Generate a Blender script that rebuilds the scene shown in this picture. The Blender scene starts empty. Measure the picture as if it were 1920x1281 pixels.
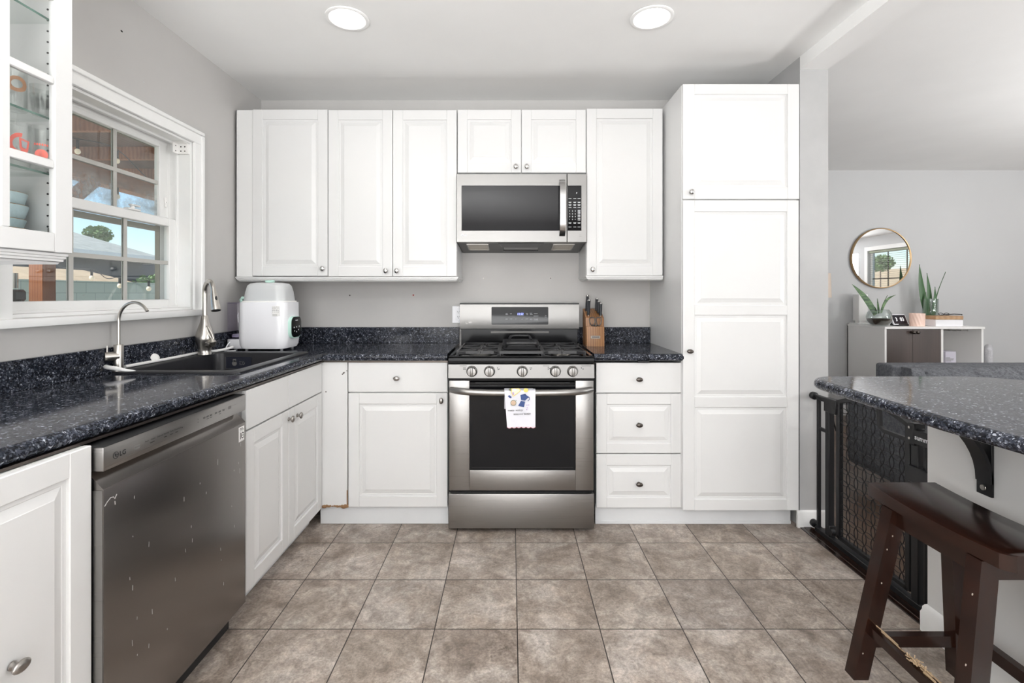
import bpy, bmesh, math, random
from mathutils import Matrix, Vector
PI = math.pi
random.seed(7)
sc = bpy.context.scene
COL = sc.collection
# ------------------------------------------------------------------ camera
F, CX, CY, H = 896.0, 958.0, 551.0, 1.245     # focal length and vanishing point in pixels, eye height
cam = bpy.data.cameras.new('camera')
cam.sensor_fit = 'HORIZONTAL'; cam.sensor_width = 36.0
cam.lens = 36.0 * F / 1920.0
cam.shift_x = (960.0 - CX) / 1920.0
cam.shift_y = -(640.5 - CY) / 1920.0
cam.clip_start = 0.02; cam.clip_end = 200
camo = bpy.data.objects.new('camera', cam); COL.objects.link(camo)
camo.location = (0, 0, H); camo.rotation_euler = (PI / 2, 0, 0)
sc.camera = camo
# ------------------------------------------------------------------ view, world, sun, large lights
sc.view_settings.view_transform = 'Standard'; sc.view_settings.look = 'None'
sc.view_settings.exposure = 0.07; sc.view_settings.gamma = 1.0
sc.view_settings.use_curve_mapping = False
sc.cycles.use_denoising = True
sc.cycles.max_bounces = 10; sc.cycles.diffuse_bounces = 5; sc.cycles.glossy_bounces = 5
sc.cycles.transparent_max_bounces = 16; sc.cycles.transmission_bounces = 8
sc.cycles.caustics_reflective = False; sc.cycles.caustics_refractive = False
sc.cycles.sample_clamp_indirect = 6.0
W = bpy.data.worlds.new('daylight'); sc.world = W; W.use_nodes = True
wn = W.node_tree.nodes; wl = W.node_tree.links
sky = wn.new('ShaderNodeTexSky'); sky.sky_type = 'NISHITA'; sky.sun_disc = False
sky.sun_elevation = math.radians(48); sky.sun_rotation = math.radians(200); sky.dust_density = .4; sky.air_density = 1.0; sky.ozone_density = 2.0
wn['Background'].inputs['Strength'].default_value = 0.20
wl.new(sky.outputs[0], wn['Background'].inputs['Color'])
def lamp(name, kind, loc, rot, energy, color=(1, 1, 1), **kw):
    l = bpy.data.lights.new(name, kind); l.energy = energy; l.color = color
    for k, v in kw.items(): setattr(l, k, v)
    o = bpy.data.objects.new(name, l); COL.objects.link(o); o.location = loc; o.rotation_euler = rot
    return o
lamp('sun', 'SUN', (-6, -4, 8), (math.radians(38), 0, math.radians(-62)), 6.0, (1, .93, .82), angle=0.01)
# added fill lamps out of view
lamp('fill_rear', 'AREA', (0.0, -2.5, 1.12), (math.radians(90), 0, 0), 74, (.98, .99, 1), shape='RECTANGLE', size=3.1, size_y=2.0)
lamp('fill_left', 'AREA', (-1.58, -.7, 1.5), (math.radians(90), 0, math.radians(-90)), 15, (.98, .99, 1), shape='RECTANGLE', size=1.3, size_y=1.1)
lamp('fill_living_right', 'AREA', (7.85, -1.75, 1.5), (math.radians(90), 0, math.radians(90)), 150, (.98, .99, 1), shape='RECTANGLE', size=1.4, size_y=1.3)
lamp('fill_living_front', 'AREA', (3.2, -2.45, 1.5), (math.radians(90), 0, 0), 14, (.97, .99, 1), shape='RECTANGLE', size=3.0, size_y=1.6)
# flash bounced off the ceiling; the next two lamps are added upward fills
lamp('bounce_flash', 'AREA', (-.40, -1.35, .85), (math.radians(180), 0, 0), 122, (.985, .995, 1), shape='DISK', size=2.2)
lamp('fill_up_near', 'AREA', (-.45, -.7, 1.7), (math.radians(180), 0, 0), 66, (.985, .995, 1), shape='DISK', size=1.0)
lamp('fill_up_living', 'AREA', (4.7, 1.4, 1.0), (math.radians(180), 0, 0), 135, (1, .995, .99), shape='DISK', size=1.0)

# ------------------------------------------------------------------ helpers
def wx(px, d): return (px - CX) * d / F
def wz(py, d): return H - (py - CY) * d / F
def at(px, py, d): return Vector((wx(px, d), d, wz(py, d)))
ORG = {}
def tag(o, label=None, cat=None, group=None, kind=None):
    if label: o['label'] = label
    if cat: o['category'] = cat
    if group: o['group'] = group
    if kind: o['kind'] = kind
    return o
def thing(name, label=None, cat=None, loc=(0, 0, 0), rotz=0.0, group=None):
    o = bpy.data.objects.new(name, None); COL.objects.link(o)
    o.empty_display_size = .05
    o.location = loc; o.rotation_euler = (0, 0, rotz)
    ORG[o.name] = (Vector(loc), rotz)
    return tag(o, label, cat, group)
def root_of(o):
    while o.parent: o = o.parent
    return o
def copy_tree(o, parent=None):
    c = o.copy(); COL.objects.link(c)
    if parent: c.parent = parent
    for ch in list(o.children): copy_tree(ch, c)
    return c
def basis(origin, u, n):
    """matrix whose x axis is u, y axis is the inward normal (-n), z is up"""
    u = Vector(u).normalized(); n = Vector(n).normalized(); z = Vector((0, 0, 1))
    m = Matrix((u, -n, z)).transposed().to_4x4(); m.translation = Vector(origin)
    return m
class MB:
    def __init__(s, M=None):
        s.bm = bmesh.new(); s.M = M or Matrix()
    def _add(s, cos, faces, mi=0):
        vs = [s.bm.verts.new(s.M @ Vector(c)) for c in cos]
        out = []
        for f in faces:
            try:
                fc = s.bm.faces.new([vs[i] for i in f]); fc.material_index = mi; fc.smooth = True; out.append(fc)
            except ValueError: pass
        return vs, out
    def box(s, x0, x1, y0, y1, z0, z1, r=0, mi=0, seg=1):
        c = [(x0, y0, z0), (x1, y0, z0), (x1, y1, z0), (x0, y1, z0), (x0, y0, z1), (x1, y0, z1), (x1, y1, z1), (x0, y1, z1)]
        f = [(0, 3, 2, 1), (4, 5, 6, 7), (0, 1, 5, 4), (1, 2, 6, 5), (2, 3, 7, 6), (3, 0, 4, 7)]
        vs, fs = s._add(c, f, mi)
        if r > 0:
            es = list({e for fc in fs for e in fc.edges})
            g = bmesh.ops.bevel(s.bm, geom=es, offset=r, segments=seg, affect='EDGES', profile=.5, clamp_overlap=True)
            for fc in g['faces']: fc.material_index = mi; fc.smooth = True
        return s
    def rings(s, rings, mi=0, cap0=True, cap1=True, closed=True):
        n = len(rings[0]); cos = [p for r in rings for p in r]; fs = []
        for k in range(len(rings) - 1):
            for i in range(n if closed else n - 1):
                j = (i + 1) % n
                fs.append((k * n + i, k * n + j, (k + 1) * n + j, (k + 1) * n + i))
        if cap0 and closed: fs.append(tuple(range(n - 1, -1, -1)))
        if cap1 and closed: fs.append(tuple((len(rings) - 1) * n + i for i in range(n)))
        s._add(cos, fs, mi); return s
    def cyl(s, p0, p1, r0, r1=None, n=24, mi=0, cap0=True, cap1=True):
        return s.tube([p0, p1], [r0, r0 if r1 is None else r1], n, mi, cap0, cap1)
    def tube(s, pts, r, n=10, mi=0, cap0=True, cap1=True, loop=False, flat=1.0, up=None):
        pts = [Vector(p) for p in pts]; m = len(pts)
        rs = list(r) if isinstance(r, (list, tuple)) else [r] * m
        tan = []
        for i in range(m):
            a = pts[(i - 1) % m] if loop else pts[max(i - 1, 0)]
            b = pts[(i + 1) % m] if loop else pts[min(i + 1, m - 1)]
            t = b - a
            tan.append(t.normalized() if t.length > 1e-9 else Vector((0, 0, 1)))
        if up is not None: ref = Vector(up)
        else: ref = Vector((0, 0, 1)) if abs(tan[0].z) < .9 else Vector((1, 0, 0))
        nrm = (ref - tan[0] * ref.dot(tan[0])).normalized()
        rings = []
        for i in range(m):
            nrm = (nrm - tan[i] * nrm.dot(tan[i]))
            nrm = nrm.normalized() if nrm.length > 1e-6 else tan[i].orthogonal().normalized()
            bi = tan[i].cross(nrm)
            rings.append([pts[i] + (nrm * math.cos(2 * PI * k / n) * flat + bi * math.sin(2 * PI * k / n)) * rs[i] for k in range(n)])
        if loop:
            rings.append(rings[0]); return s.rings(rings, mi, False, False)
        return s.rings(rings, mi, cap0, cap1)
    def bar(s, pts, w, h, mi=0, up=(0, 0, 1)):
        """rectangular bar swept along a path; h along up"""
        pts = [Vector(p) for p in pts]; m = len(pts); rings = []
        for i in range(m):
            t = (pts[min(i + 1, m - 1)] - pts[max(i - 1, 0)]).normalized()
            u = Vector(up); u = (u - t * u.dot(t)).normalized(); b = t.cross(u)
            rings.append([pts[i] + b * w / 2 + u * h / 2, pts[i] - b * w / 2 + u * h / 2, pts[i] - b * w / 2 - u * h / 2, pts[i] + b * w / 2 - u * h / 2])
        return s.rings(rings, mi)
    def lathe(s, prof, o=(0, 0, 0), ax='z', n=28, mi=0, sx=1.0, sy=1.0, cap0=True, cap1=True):
        rings = []
        for r, h in prof:
            ring = []
            for k in range(n):
                a = 2 * PI * k / n; u, v = r * math.cos(a) * sx, r * math.sin(a) * sy
                if ax == 'z': p = (u, v, h)
                elif ax == 'y': p = (u, h, v)
                else: p = (h, u, v)
                ring.append(Vector(o) + Vector(p))
            rings.append(ring)
        return s.rings(rings, mi, cap0, cap1)
    def prism(s, poly, z0, z1, r=0, mi=0, seg=2, ax='z'):
        n = len(poly)
        def p(a, b, h): return (a, b, h) if ax == 'z' else ((a, h, b) if ax == 'y' else (h, a, b))
        cos = [p(a, b, z0) for a, b in poly] + [p(a, b, z1) for a, b in poly]
        fs = [tuple(range(n - 1, -1, -1)), tuple(range(n, 2 * n))] + [(i, (i + 1) % n, n + (i + 1) % n, n + i) for i in range(n)]
        vs, fc = s._add(cos, fs, mi)
        if r > 0:
            es = list({e for f in fc[:2] for e in f.edges})
            g = bmesh.ops.bevel(s.bm, geom=es, offset=r, segments=seg, affect='EDGES', profile=.5, clamp_overlap=True)
            for f in g['faces']: f.material_index = mi; f.smooth = True
        return s
    def loft(s, secs, mi=0, q=5, cap0=True, cap1=True, c=(0, 0)):
        """secs: (z, half x, half y, corner radius[, cx, cy])"""
        rings = []
        for t in secs:
            z, hx, hy, r = t[:4]; ox, oy = (t[4], t[5]) if len(t) > 4 else c
            r = min(r, hx * .999, hy * .999); ring = []
            for cx, cy, a0 in ((hx - r, hy - r, 0), (-hx + r, hy - r, PI / 2), (-hx + r, -hy + r, PI), (hx - r, -hy + r, 1.5 * PI)):
                for k in range(q + 1):
                    a = a0 + PI / 2 * k / q
                    ring.append((ox + cx + r * math.cos(a), oy + cy + r * math.sin(a), z))
            rings.append(ring)
        return s.rings(rings, mi, cap0, cap1)
    def ball(s, c, rx, ry=None, rz=None, n=16, m=10, mi=0):
        ry = rx if ry is None else ry; rz = rx if rz is None else rz
        rings = []
        for i in range(m + 1):
            t = -PI / 2 + PI * i / m; t = max(min(t, PI / 2 - .02), -PI / 2 + .02)
            rings.append([(c[0] + rx * math.cos(t) * math.cos(2 * PI * k / n), c[1] + ry * math.cos(t) * math.sin(2 * PI * k / n), c[2] + rz * math.sin(t)) for k in range(n)])
        return s.rings(rings, mi)
    def sweep(s, path, prof, mi=0, loop=False):
        """profile (offset to the right of the path, z) swept along a path in the xy plane with mitres"""
        pts = [Vector((p[0], p[1])) for p in path]; m = len(pts); rings = []
        for i in range(m):
            def nr(a, b):
                d = (b - a).normalized(); return Vector((d.y, -d.x))
            if loop or 0 < i < m - 1:
                n0 = nr(pts[(i - 1) % m], pts[i]); n1 = nr(pts[i], pts[(i + 1) % m])
                k = (n0 + n1).normalized(); k = k / max(k.dot(n0), .3)
            elif i == 0: k = nr(pts[0], pts[1])
            else: k = nr(pts[-2], pts[-1])
            rings.append([(pts[i].x + k.x * o, pts[i].y + k.y * o, z) for o, z in prof])
        if loop: rings.append(rings[0])
        return s.rings(rings, mi, not loop, not loop)
    def grid(s, fn, nu, nv, mi=0):
        cos = [fn(i / nu, j / nv) for j in range(nv + 1) for i in range(nu + 1)]
        fs = [(j * (nu + 1) + i, j * (nu + 1) + i + 1, (j + 1) * (nu + 1) + i + 1, (j + 1) * (nu + 1) + i) for j in range(nv) for i in range(nu)]
        s._add(cos, fs, mi); return s
    def poly(s, pts, mi=0):
        s._add(pts, [tuple(range(len(pts)))], mi); return s
    def text(s, txt, size, u=0, v=0, n=-.0006, mi=0, align='LEFT', shear=0.0, bold=0.0, ext=0.0):
        """lettering in the local plane: x along u, z up, reading from the -y side"""
        c = bpy.data.curves.new('lettering', 'FONT'); c.body = txt; c.size = size; c.align_x = align; c.shear = shear
        c.offset = bold; c.resolution_u = 3
        o = bpy.data.objects.new('lettering', c); COL.objects.link(o)
        me = bpy.data.meshes.new_from_object(o.evaluated_get(bpy.context.evaluated_depsgraph_get()))
        s._add([(u + w.co.x, n, v + w.co.y) for w in me.vertices], [tuple(p.vertices) for p in me.polygons], mi)
        bpy.data.objects.remove(o); bpy.data.curves.remove(c); bpy.data.meshes.remove(me)
        return s
    def build(s, name, mats, parent=None, label=None, cat=None, group=None, kind=None, solid=0, world=True, sharp=38):
        bm = s.bm
        bmesh.ops.recalc_face_normals(bm, faces=bm.faces)
        me = bpy.data.meshes.new(name)
        if not isinstance(mats, (list, tuple)): mats = [mats]
        for m in mats: me.materials.append(m)
        o = bpy.data.objects.new(name, me); COL.objects.link(o)
        if parent is None:
            if len(bm.verts):
                xs = [v.co.x for v in bm.verts]; ys = [v.co.y for v in bm.verts]; zs = [v.co.z for v in bm.verts]
                c = Vector(((min(xs) + max(xs)) / 2, (min(ys) + max(ys)) / 2, min(zs)))
                bmesh.ops.translate(bm, verts=bm.verts, vec=-c); o.location = c
                ORG[o.name] = (c, 0)
        else:
            o.parent = parent
            if world:
                c, rz = ORG[root_of(parent).name]
                bmesh.ops.transform(bm, verts=bm.verts, matrix=Matrix.Rotation(-rz, 4, 'Z') @ Matrix.Translation(-c))
        bm.to_mesh(me); bm.free()
        try: me.set_sharp_from_angle(angle=math.radians(sharp))
        except Exception: pass
        return tag(o, label, cat, group, kind)

# ------------------------------------------------------------------ materials
MAT = {}
def mat(name, col=(.8, .8, .8), rough=.5, metal=0.0, **kw):
    m = bpy.data.materials.new(name); m.use_nodes = True
    b = m.node_tree.nodes['Principled BSDF']
    b.inputs['Base Color'].default_value = (*col, 1); b.inputs['Roughness'].default_value = rough; b.inputs['Metallic'].default_value = metal
    for k, v in kw.items():
        b.inputs[k].default_value = (*v, 1) if isinstance(v, tuple) and len(v) == 3 else v
    MAT[name] = m
    return m
def nd(m, t, **kw):
    n = m.node_tree.nodes.new('ShaderNode' + t)
    for k, v in kw.items():
        if k in n.inputs.keys(): n.inputs[k].default_value = v
        else: setattr(n, k, v)
    return n
def ln(m, a, b): m.node_tree.links.new(a, b)
def bsdf(m): return m.node_tree.nodes['Principled BSDF']
def pos(m, scale=(1, 1, 1), rot=(0, 0, 0), loc=(0, 0, 0), src='world'):
    if src == 'world': g = nd(m, 'NewGeometry').outputs['Position']
    else: g = nd(m, 'TexCoord').outputs['Object']
    mp = nd(m, 'Mapping'); mp.inputs['Scale'].default_value = scale; mp.inputs['Rotation'].default_value = rot; mp.inputs['Location'].default_value = loc
    ln(m, g, mp.inputs['Vector']); return mp.outputs[0]
def ramp(m, fac, stops, interp='LINEAR'):
    r = nd(m, 'ValToRGB'); cr = r.color_ramp; cr.interpolation = interp
    while len(cr.elements) < len(stops): cr.elements.new(.5)
    for e, (p, c) in zip(cr.elements, stops):
        e.position = p; e.color = (*c, 1) if len(c) == 3 else c
    ln(m, fac, r.inputs[0]); return r.outputs[0]
def mix(m, fac, a, b, mode='MIX'):
    x = nd(m, 'Mix', data_type='RGBA', blend_type=mode)
    for s_, v in ((x.inputs[0], fac), (x.inputs[6], a), (x.inputs[7], b)):
        if hasattr(v, 'node'): ln(m, v, s_)
        elif isinstance(v, tuple): s_.default_value = (*v, 1)
        else: s_.default_value = v
    return x.outputs[2]
def noise(m, vec, scale, detail=4, rough=.55, dist=0):
    n = nd(m, 'TexNoise'); n.inputs['Scale'].default_value = scale; n.inputs['Detail'].default_value = detail
    n.inputs['Roughness'].default_value = rough; n.inputs['Distortion'].default_value = dist
    ln(m, vec, n.inputs['Vector']); return n.outputs['Fac']
def bump(m, h, strength=.2, dist=.002):
    b = nd(m, 'Bump'); b.inputs['Strength'].default_value = strength; b.inputs['Distance'].default_value = dist
    ln(m, h, b.inputs['Height']); ln(m, b.outputs[0], bsdf(m).inputs['Normal']); return b
def paint(name, col, rough=.5, var=.04, bs=.08, scale=3.0, fine=180):
    m = mat(name, col, rough)
    p = pos(m); n = noise(m, p, scale, 5, .6)
    c = ramp(m, n, [(.3, tuple(x * (1 - var) for x in col)), (.7, tuple(min(1, x * (1 + var)) for x in col))])
    ln(m, c, bsdf(m).inputs['Base Color'])
    bump(m, noise(m, p, fine, 3), bs, .001)
    return m
M_wall = paint('wall_paint', (.515, .503, .49), .6, .035, .15, 2.2, 120)
M_wallw = paint('living_wall_paint', (.545, .55, .555), .6, .02, .12, 1.5, 120)
M_col = paint('column_darkened_paint', (.42, .42, .42), .6, .06, .2, 4, 120)  # darkened copy of the wall paint, offsetting too much light on the column
M_half = paint('half_wall_lightened_paint', (.66, .655, .645), .6, .03, .2, 2, 120)  # lightened copy of the wall paint, standing in for missing light
M_ceil = paint('ceiling_paint', (.84, .84, .832), .7, .02, .2, 2.0, 90)
M_trim = paint('white_trim_paint', (.86, .86, .85), .35, .02, .05, 8, 60)
M_cab = paint('white_cabinet_foil', (.705, .705, .702), .32, .012, .02, 4, 60)
M_cabdim = mat('white_melamine', (.77, .77, .765), .4)
M_toe = paint('painted_toe_kick', (.66, .67, .68), .4, .03, .03, 6, 60)
M_black = mat('black_enamel', (.008, .008, .009), .12)
M_blackm = mat('black_matte_plastic', (.015, .015, .016), .45)
M_iron = mat('cast_iron', (.026, .026, .028), .36)
M_gate = mat('black_powder_coat', (.008, .008, .009), .4, **{'Specular IOR Level': .3})
M_gap = mat('dark_gap', (.01, .009, .008), .8)
M_glassb = mat('black_glass', (.006, .006, .007), .04)
M_mwglass = mat('microwave_black_glass', (.022, .022, .024), .08)
M_white = mat('white_plastic', (.90, .90, .93), .22)
M_whitem = mat('white_matte_plastic', (.90, .89, .875), .5)
M_nickel = mat('brushed_nickel', (.50, .475, .44), .28, 1.0)
M_chrome = mat('polished_chrome', (.62, .61, .6), .12, 1.0)
M_darkmetal = mat('dark_bronze', (.12, .105, .095), .35, 1.0)
M_pewter = mat('pewter', (.36, .34, .32), .3, 1.0)
M_ink = mat('black_ink', (.01, .01, .012), .5)
M_inkg = mat('grey_ink', (.16, .155, .15), .5)
M_lit = mat('pale_print', (.75, .76, .78), .5)
M_litdim = mat('dim_print', (.32, .33, .35), .5)
M_mint = mat('mint_plastic', (.50, .72, .64), .35)
M_orange = mat('orange_ceramic', (.55, .2, .06), .5)
M_red = mat('red_print', (.78, .10, .06), .4)
def emis(name, col, st):
    m = mat(name, col, .5); b = bsdf(m); b.inputs['Emission Color'].default_value = (*col, 1); b.inputs['Emission Strength'].default_value = st; return m
M_lamp = emis('lamp_lens', (1, .97, .92), 9.0)
M_led = emis('blue_clock_led', (.25, .3, 1.0), 2.2)
M_bulb = emis('string_bulb_glow', (1, .9, .7), .35)
M_disp = emis('display_digits', (.9, .9, .9), .9)
def steel(name, col, rough, axis='h', st=.06):
    m = mat(name, col, rough, 1.0)
    sc_ = {'h': (2, 2, 900), 'v': (900, 900, 2)}[axis]
    p = pos(m, sc_); n = noise(m, p, 1.0, 2)
    r = nd(m, 'MapRange'); r.inputs[3].default_value = rough - .05; r.inputs[4].default_value = rough + .09
    ln(m, n, r.inputs[0]); ln(m, r.outputs[0], bsdf(m).inputs['Roughness'])
    bump(m, n, st, .0006)
    return m
M_steel = steel('brushed_stainless', (.32, .31, .30), .28, st=.03)
M_steeld = mat('reflection_dark_stainless', (.265, .248, .236), .23, 1.0)  # dark reflections on the dishwasher put into a darker steel colour
M_steelm = steel('microwave_stainless', (.27, .264, .257), .36, st=.02)
def granite():
    m = mat('blue_pearl_granite', (.02, .02, .03), .09)
    p = pos(m)
    d = nd(m, 'TexNoise'); d.inputs['Scale'].default_value = 60; ln(m, p, d.inputs['Vector'])
    mv0 = nd(m, 'VectorMath', operation='MULTIPLY_ADD'); ln(m, d.outputs['Color'], mv0.inputs[0]); mv0.inputs[1].default_value = (.012, .012, .012); ln(m, p, mv0.inputs[2])
    d2 = nd(m, 'TexNoise'); d2.inputs['Scale'].default_value = 330; d2.inputs['Detail'].default_value = 3; ln(m, p, d2.inputs['Vector'])
    mv = nd(m, 'VectorMath', operation='MULTIPLY_ADD'); ln(m, d2.outputs['Color'], mv.inputs[0]); mv.inputs[1].default_value = (.0052, .0052, .0052); ln(m, mv0.outputs[0], mv.inputs[2])
    v = nd(m, 'TexVoronoi'); v.inputs['Scale'].default_value = 235; ln(m, mv.outputs[0], v.inputs['Vector'])
    s = nd(m, 'SeparateColor'); ln(m, v.outputs['Color'], s.inputs[0])
    c1 = ramp(m, s.outputs[0], [(0, (.013, .014, .018)), (.34, (.022, .025, .033)), (.60, (.042, .047, .060)), (.78, (.088, .095, .110)), (.95, (.27, .285, .305))], 'CONSTANT')
    v2 = nd(m, 'TexVoronoi'); v2.inputs['Scale'].default_value = 55; ln(m, mv.outputs[0], v2.inputs['Vector'])
    s2 = nd(m, 'SeparateColor'); ln(m, v2.outputs['Color'], s2.inputs[0])
    c2 = ramp(m, s2.outputs[1], [(0, (.55, .56, .6)), (.4, (.9, .9, .95)), (.75, (1.35, 1.35, 1.4))], 'CONSTANT')
    c3 = ramp(m, noise(m, p, 700, 4, .7), [(.32, (.55, .55, .57)), (.68, (1.5, 1.5, 1.5))])
    ln(m, mix(m, 1.0, mix(m, 1.0, c1, c2, 'MULTIPLY'), c3, 'MULTIPLY'), bsdf(m).inputs['Base Color'])
    sr = nd(m, 'MapRange'); sr.inputs[3].default_value = .08; sr.inputs[4].default_value = .36; ln(m, s.outputs[2], sr.inputs[0]); ln(m, sr.outputs[0], bsdf(m).inputs['Specular IOR Level'])
    bump(m, noise(m, p, 30, 2), .02, .001)
    return m
M_granite = granite()
TILE, TX0, TY0 = .3066, .0235, 1.7735
def tilefloor():
    m = mat('stone_look_tile', (.3, .25, .21), .38)
    p = pos(m, (1, 1, 1), (0, 0, 0), (-TX0 + TILE * 20, -TY0 + TILE * 20, 0))
    b = nd(m, 'TexBrick'); b.offset = 0; b.squash = 1
    b.inputs['Scale'].default_value = 1; b.inputs['Mortar Size'].default_value = .0021; b.inputs['Mortar Smooth'].default_value = .1
    b.inputs['Brick Width'].default_value = TILE; b.inputs['Row Height'].default_value = TILE; b.inputs['Bias'].default_value = 0
    b.inputs['Color1'].default_value = (0, 0, 0, 1); b.inputs['Color2'].default_value = (1, 1, 1, 1); b.inputs['Mortar'].default_value = (.5, .5, .5, 1)
    ln(m, p, b.inputs['Vector'])
    # each tile samples the stone pattern somewhere else
    off = nd(m, 'VectorMath', operation='SCALE'); ln(m, b.outputs['Color'], off.inputs[0]); off.inputs[3].default_value = 7.3
    pv = nd(m, 'VectorMath', operation='ADD'); ln(m, p, pv.inputs[0]); ln(m, off.outputs[0], pv.inputs[1])
    n1 = noise(m, pv.outputs[0], 5.0, 10, .66, .5); n2 = noise(m, pv.outputs[0], 17, 10, .74, .8); n3 = noise(m, pv.outputs[0], 110, 5, .75)
    base = ramp(m, n1, [(.32, (.178, .140, .114)), (.5, (.312, .262, .226)), (.66, (.455, .408, .372))])
    v = ramp(m, n2, [(.32, (.58, .56, .54)), (.5, (1, 1, 1)), (.68, (1.45, 1.45, 1.45))])
    c = mix(m, 1.0, base, v, 'MULTIPLY')
    g = ramp(m, n3, [(.35, (.70, .70, .70)), (.65, (1.22, 1.22, 1.22))])
    c = mix(m, 1.0, c, g, 'MULTIPLY')
    sep = nd(m, 'SeparateColor'); ln(m, b.outputs['Color'], sep.inputs[0])
    tint = ramp(m, sep.outputs[0], [(0, (.86, .85, .85)), (.5, (1.0, .985, .96)), (1, (1.14, 1.14, 1.14))])
    c = mix(m, 1.0, c, tint, 'MULTIPLY')
    c = mix(m, b.outputs['Fac'], c, (.022, .016, .013))
    ln(m, c, bsdf(m).inputs['Base Color'])
    rr = ramp(m, n2, [(.3, (.30, .30, .30)), (.7, (.5, .5, .5))]); ln(m, rr, bsdf(m).inputs['Roughness'])
    hh = nd(m, 'Math', operation='SUBTRACT'); ln(m, n2, hh.inputs[0]); ln(m, b.outputs['Fac'], hh.inputs[1])
    bump(m, hh.outputs[0], .45, .003)
    return m
M_tile = tilefloor()
def wood(name, c0, c1, rough, scale=(1, 1, 1), rot=(0, 0, 0), ring=14, src='world', dist=4):
    m = mat(name, c0, rough)
    p = pos(m, scale, rot, src=src)
    w = nd(m, 'TexWave', wave_type='BANDS', bands_direction='X'); w.inputs['Scale'].default_value = ring; w.inputs['Distortion'].default_value = dist
    w.inputs['Detail'].default_value = 3; w.inputs['Detail Scale'].default_value = 1.2
    ln(m, p, w.inputs['Vector'])
    n = noise(m, p, 5, 4)
    c = mix(m, w.outputs['Fac'], c0, c1); g = ramp(m, n, [(.3, (.7, .7, .7)), (.7, (1.2, 1.2, 1.2))])
    ln(m, mix(m, 1.0, c, g, 'MULTIPLY'), bsdf(m).inputs['Base Color'])
    return m
M_stool = wood('dark_mahogany', (.014, .005, .003), (.023, .008, .0045), .2, (1, .12, 1), ring=12)
M_raw = wood('splintered_raw_wood', (.42, .29, .17), (.52, .38, .25), .7, (1, .1, 1), ring=60)
M_block = wood('acacia_wood', (.26, .11, .04), (.42, .21, .085), .4, (1, 1, .15), ring=22)
M_walnut = wood('walnut_laminate', (.062, .044, .038), (.076, .054, .047), .4, (1, 1, .04), ring=31, dist=7)
M_boxwood = wood('light_wood', (.42, .25, .13), (.5, .31, .17), .5, (.2, 1, 1), ring=30)
M_patio = wood('lit_redwood', (.50, .20, .085), (.62, .28, .13), .6, (1, .15, 1), ring=9)  # lit orange edges of the timber put into a lighter colour
M_patioc = wood('darkened_patio_boards', (.16, .085, .055), (.22, .12, .08), .7, (1, .15, 1), ring=7)  # deck tone darkened to set off the light put into the rafters
M_post = wood('orange_stained_post', (.40, .13, .045), (.52, .19, .07), .6, (1, 1, .1), ring=14)
def plankfloor():
    m = mat('dark_wood_planks', (.1, .06, .04), .3)
    p = pos(m, (1, 1, 1), (0, 0, PI / 2))
    b = nd(m, 'TexBrick'); b.inputs['Scale'].default_value = 1; b.inputs['Brick Width'].default_value = 1.2; b.inputs['Row Height'].default_value = .12
    b.inputs['Mortar Size'].default_value = .0012; b.offset = .4
    b.inputs['Color1'].default_value = (.10, .062, .042, 1); b.inputs['Color2'].default_value = (.15, .098, .07, 1); b.inputs['Mortar'].default_value = (.02, .012, .01, 1)
    ln(m, p, b.inputs['Vector'])
    n = noise(m, pos(m, (30, 1.5, 1)), 2, 5)
    ln(m, mix(m, 1.0, b.outputs['Color'], ramp(m, n, [(.3, (.75, .75, .75)), (.7, (1.25, 1.25, 1.25))]), 'MULTIPLY'), bsdf(m).inputs['Base Color'])
    return m
M_plank = plankfloor()
def fabric(name, c0, c1, scale=260):
    m = mat(name, c0, .95); p = pos(m); n = noise(m, p, scale, 3, .8); n2 = noise(m, p, scale * .22, 3, .7)
    x = nd(m, 'Math', operation='ADD'); ln(m, n, x.inputs[0]); ln(m, n2, x.inputs[1])
    ln(m, ramp(m, x.outputs[0], [(.38, c0), (.62, c1)]), bsdf(m).inputs['Base Color'])
    # noise sum sits around one, so scale it down first
    h = nd(m, 'Math', operation='MULTIPLY'); ln(m, x.outputs[0], h.inputs[0]); h.inputs[1].default_value = .5
    for l in list(m.node_tree.links):
        if l.from_node == x and l.to_node.type == 'VALTORGB':
            s_ = l.to_socket; m.node_tree.links.remove(l); ln(m, h.outputs[0], s_)
    bump(m, n, .5, .002)
    return m
M_sofa = fabric('charcoal_tweed', (.05, .053, .062), (.17, .175, .19), 240)
M_sofal = fabric('pale_grey_weave', (.45, .45, .48), (.62, .62, .64), 200)
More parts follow.
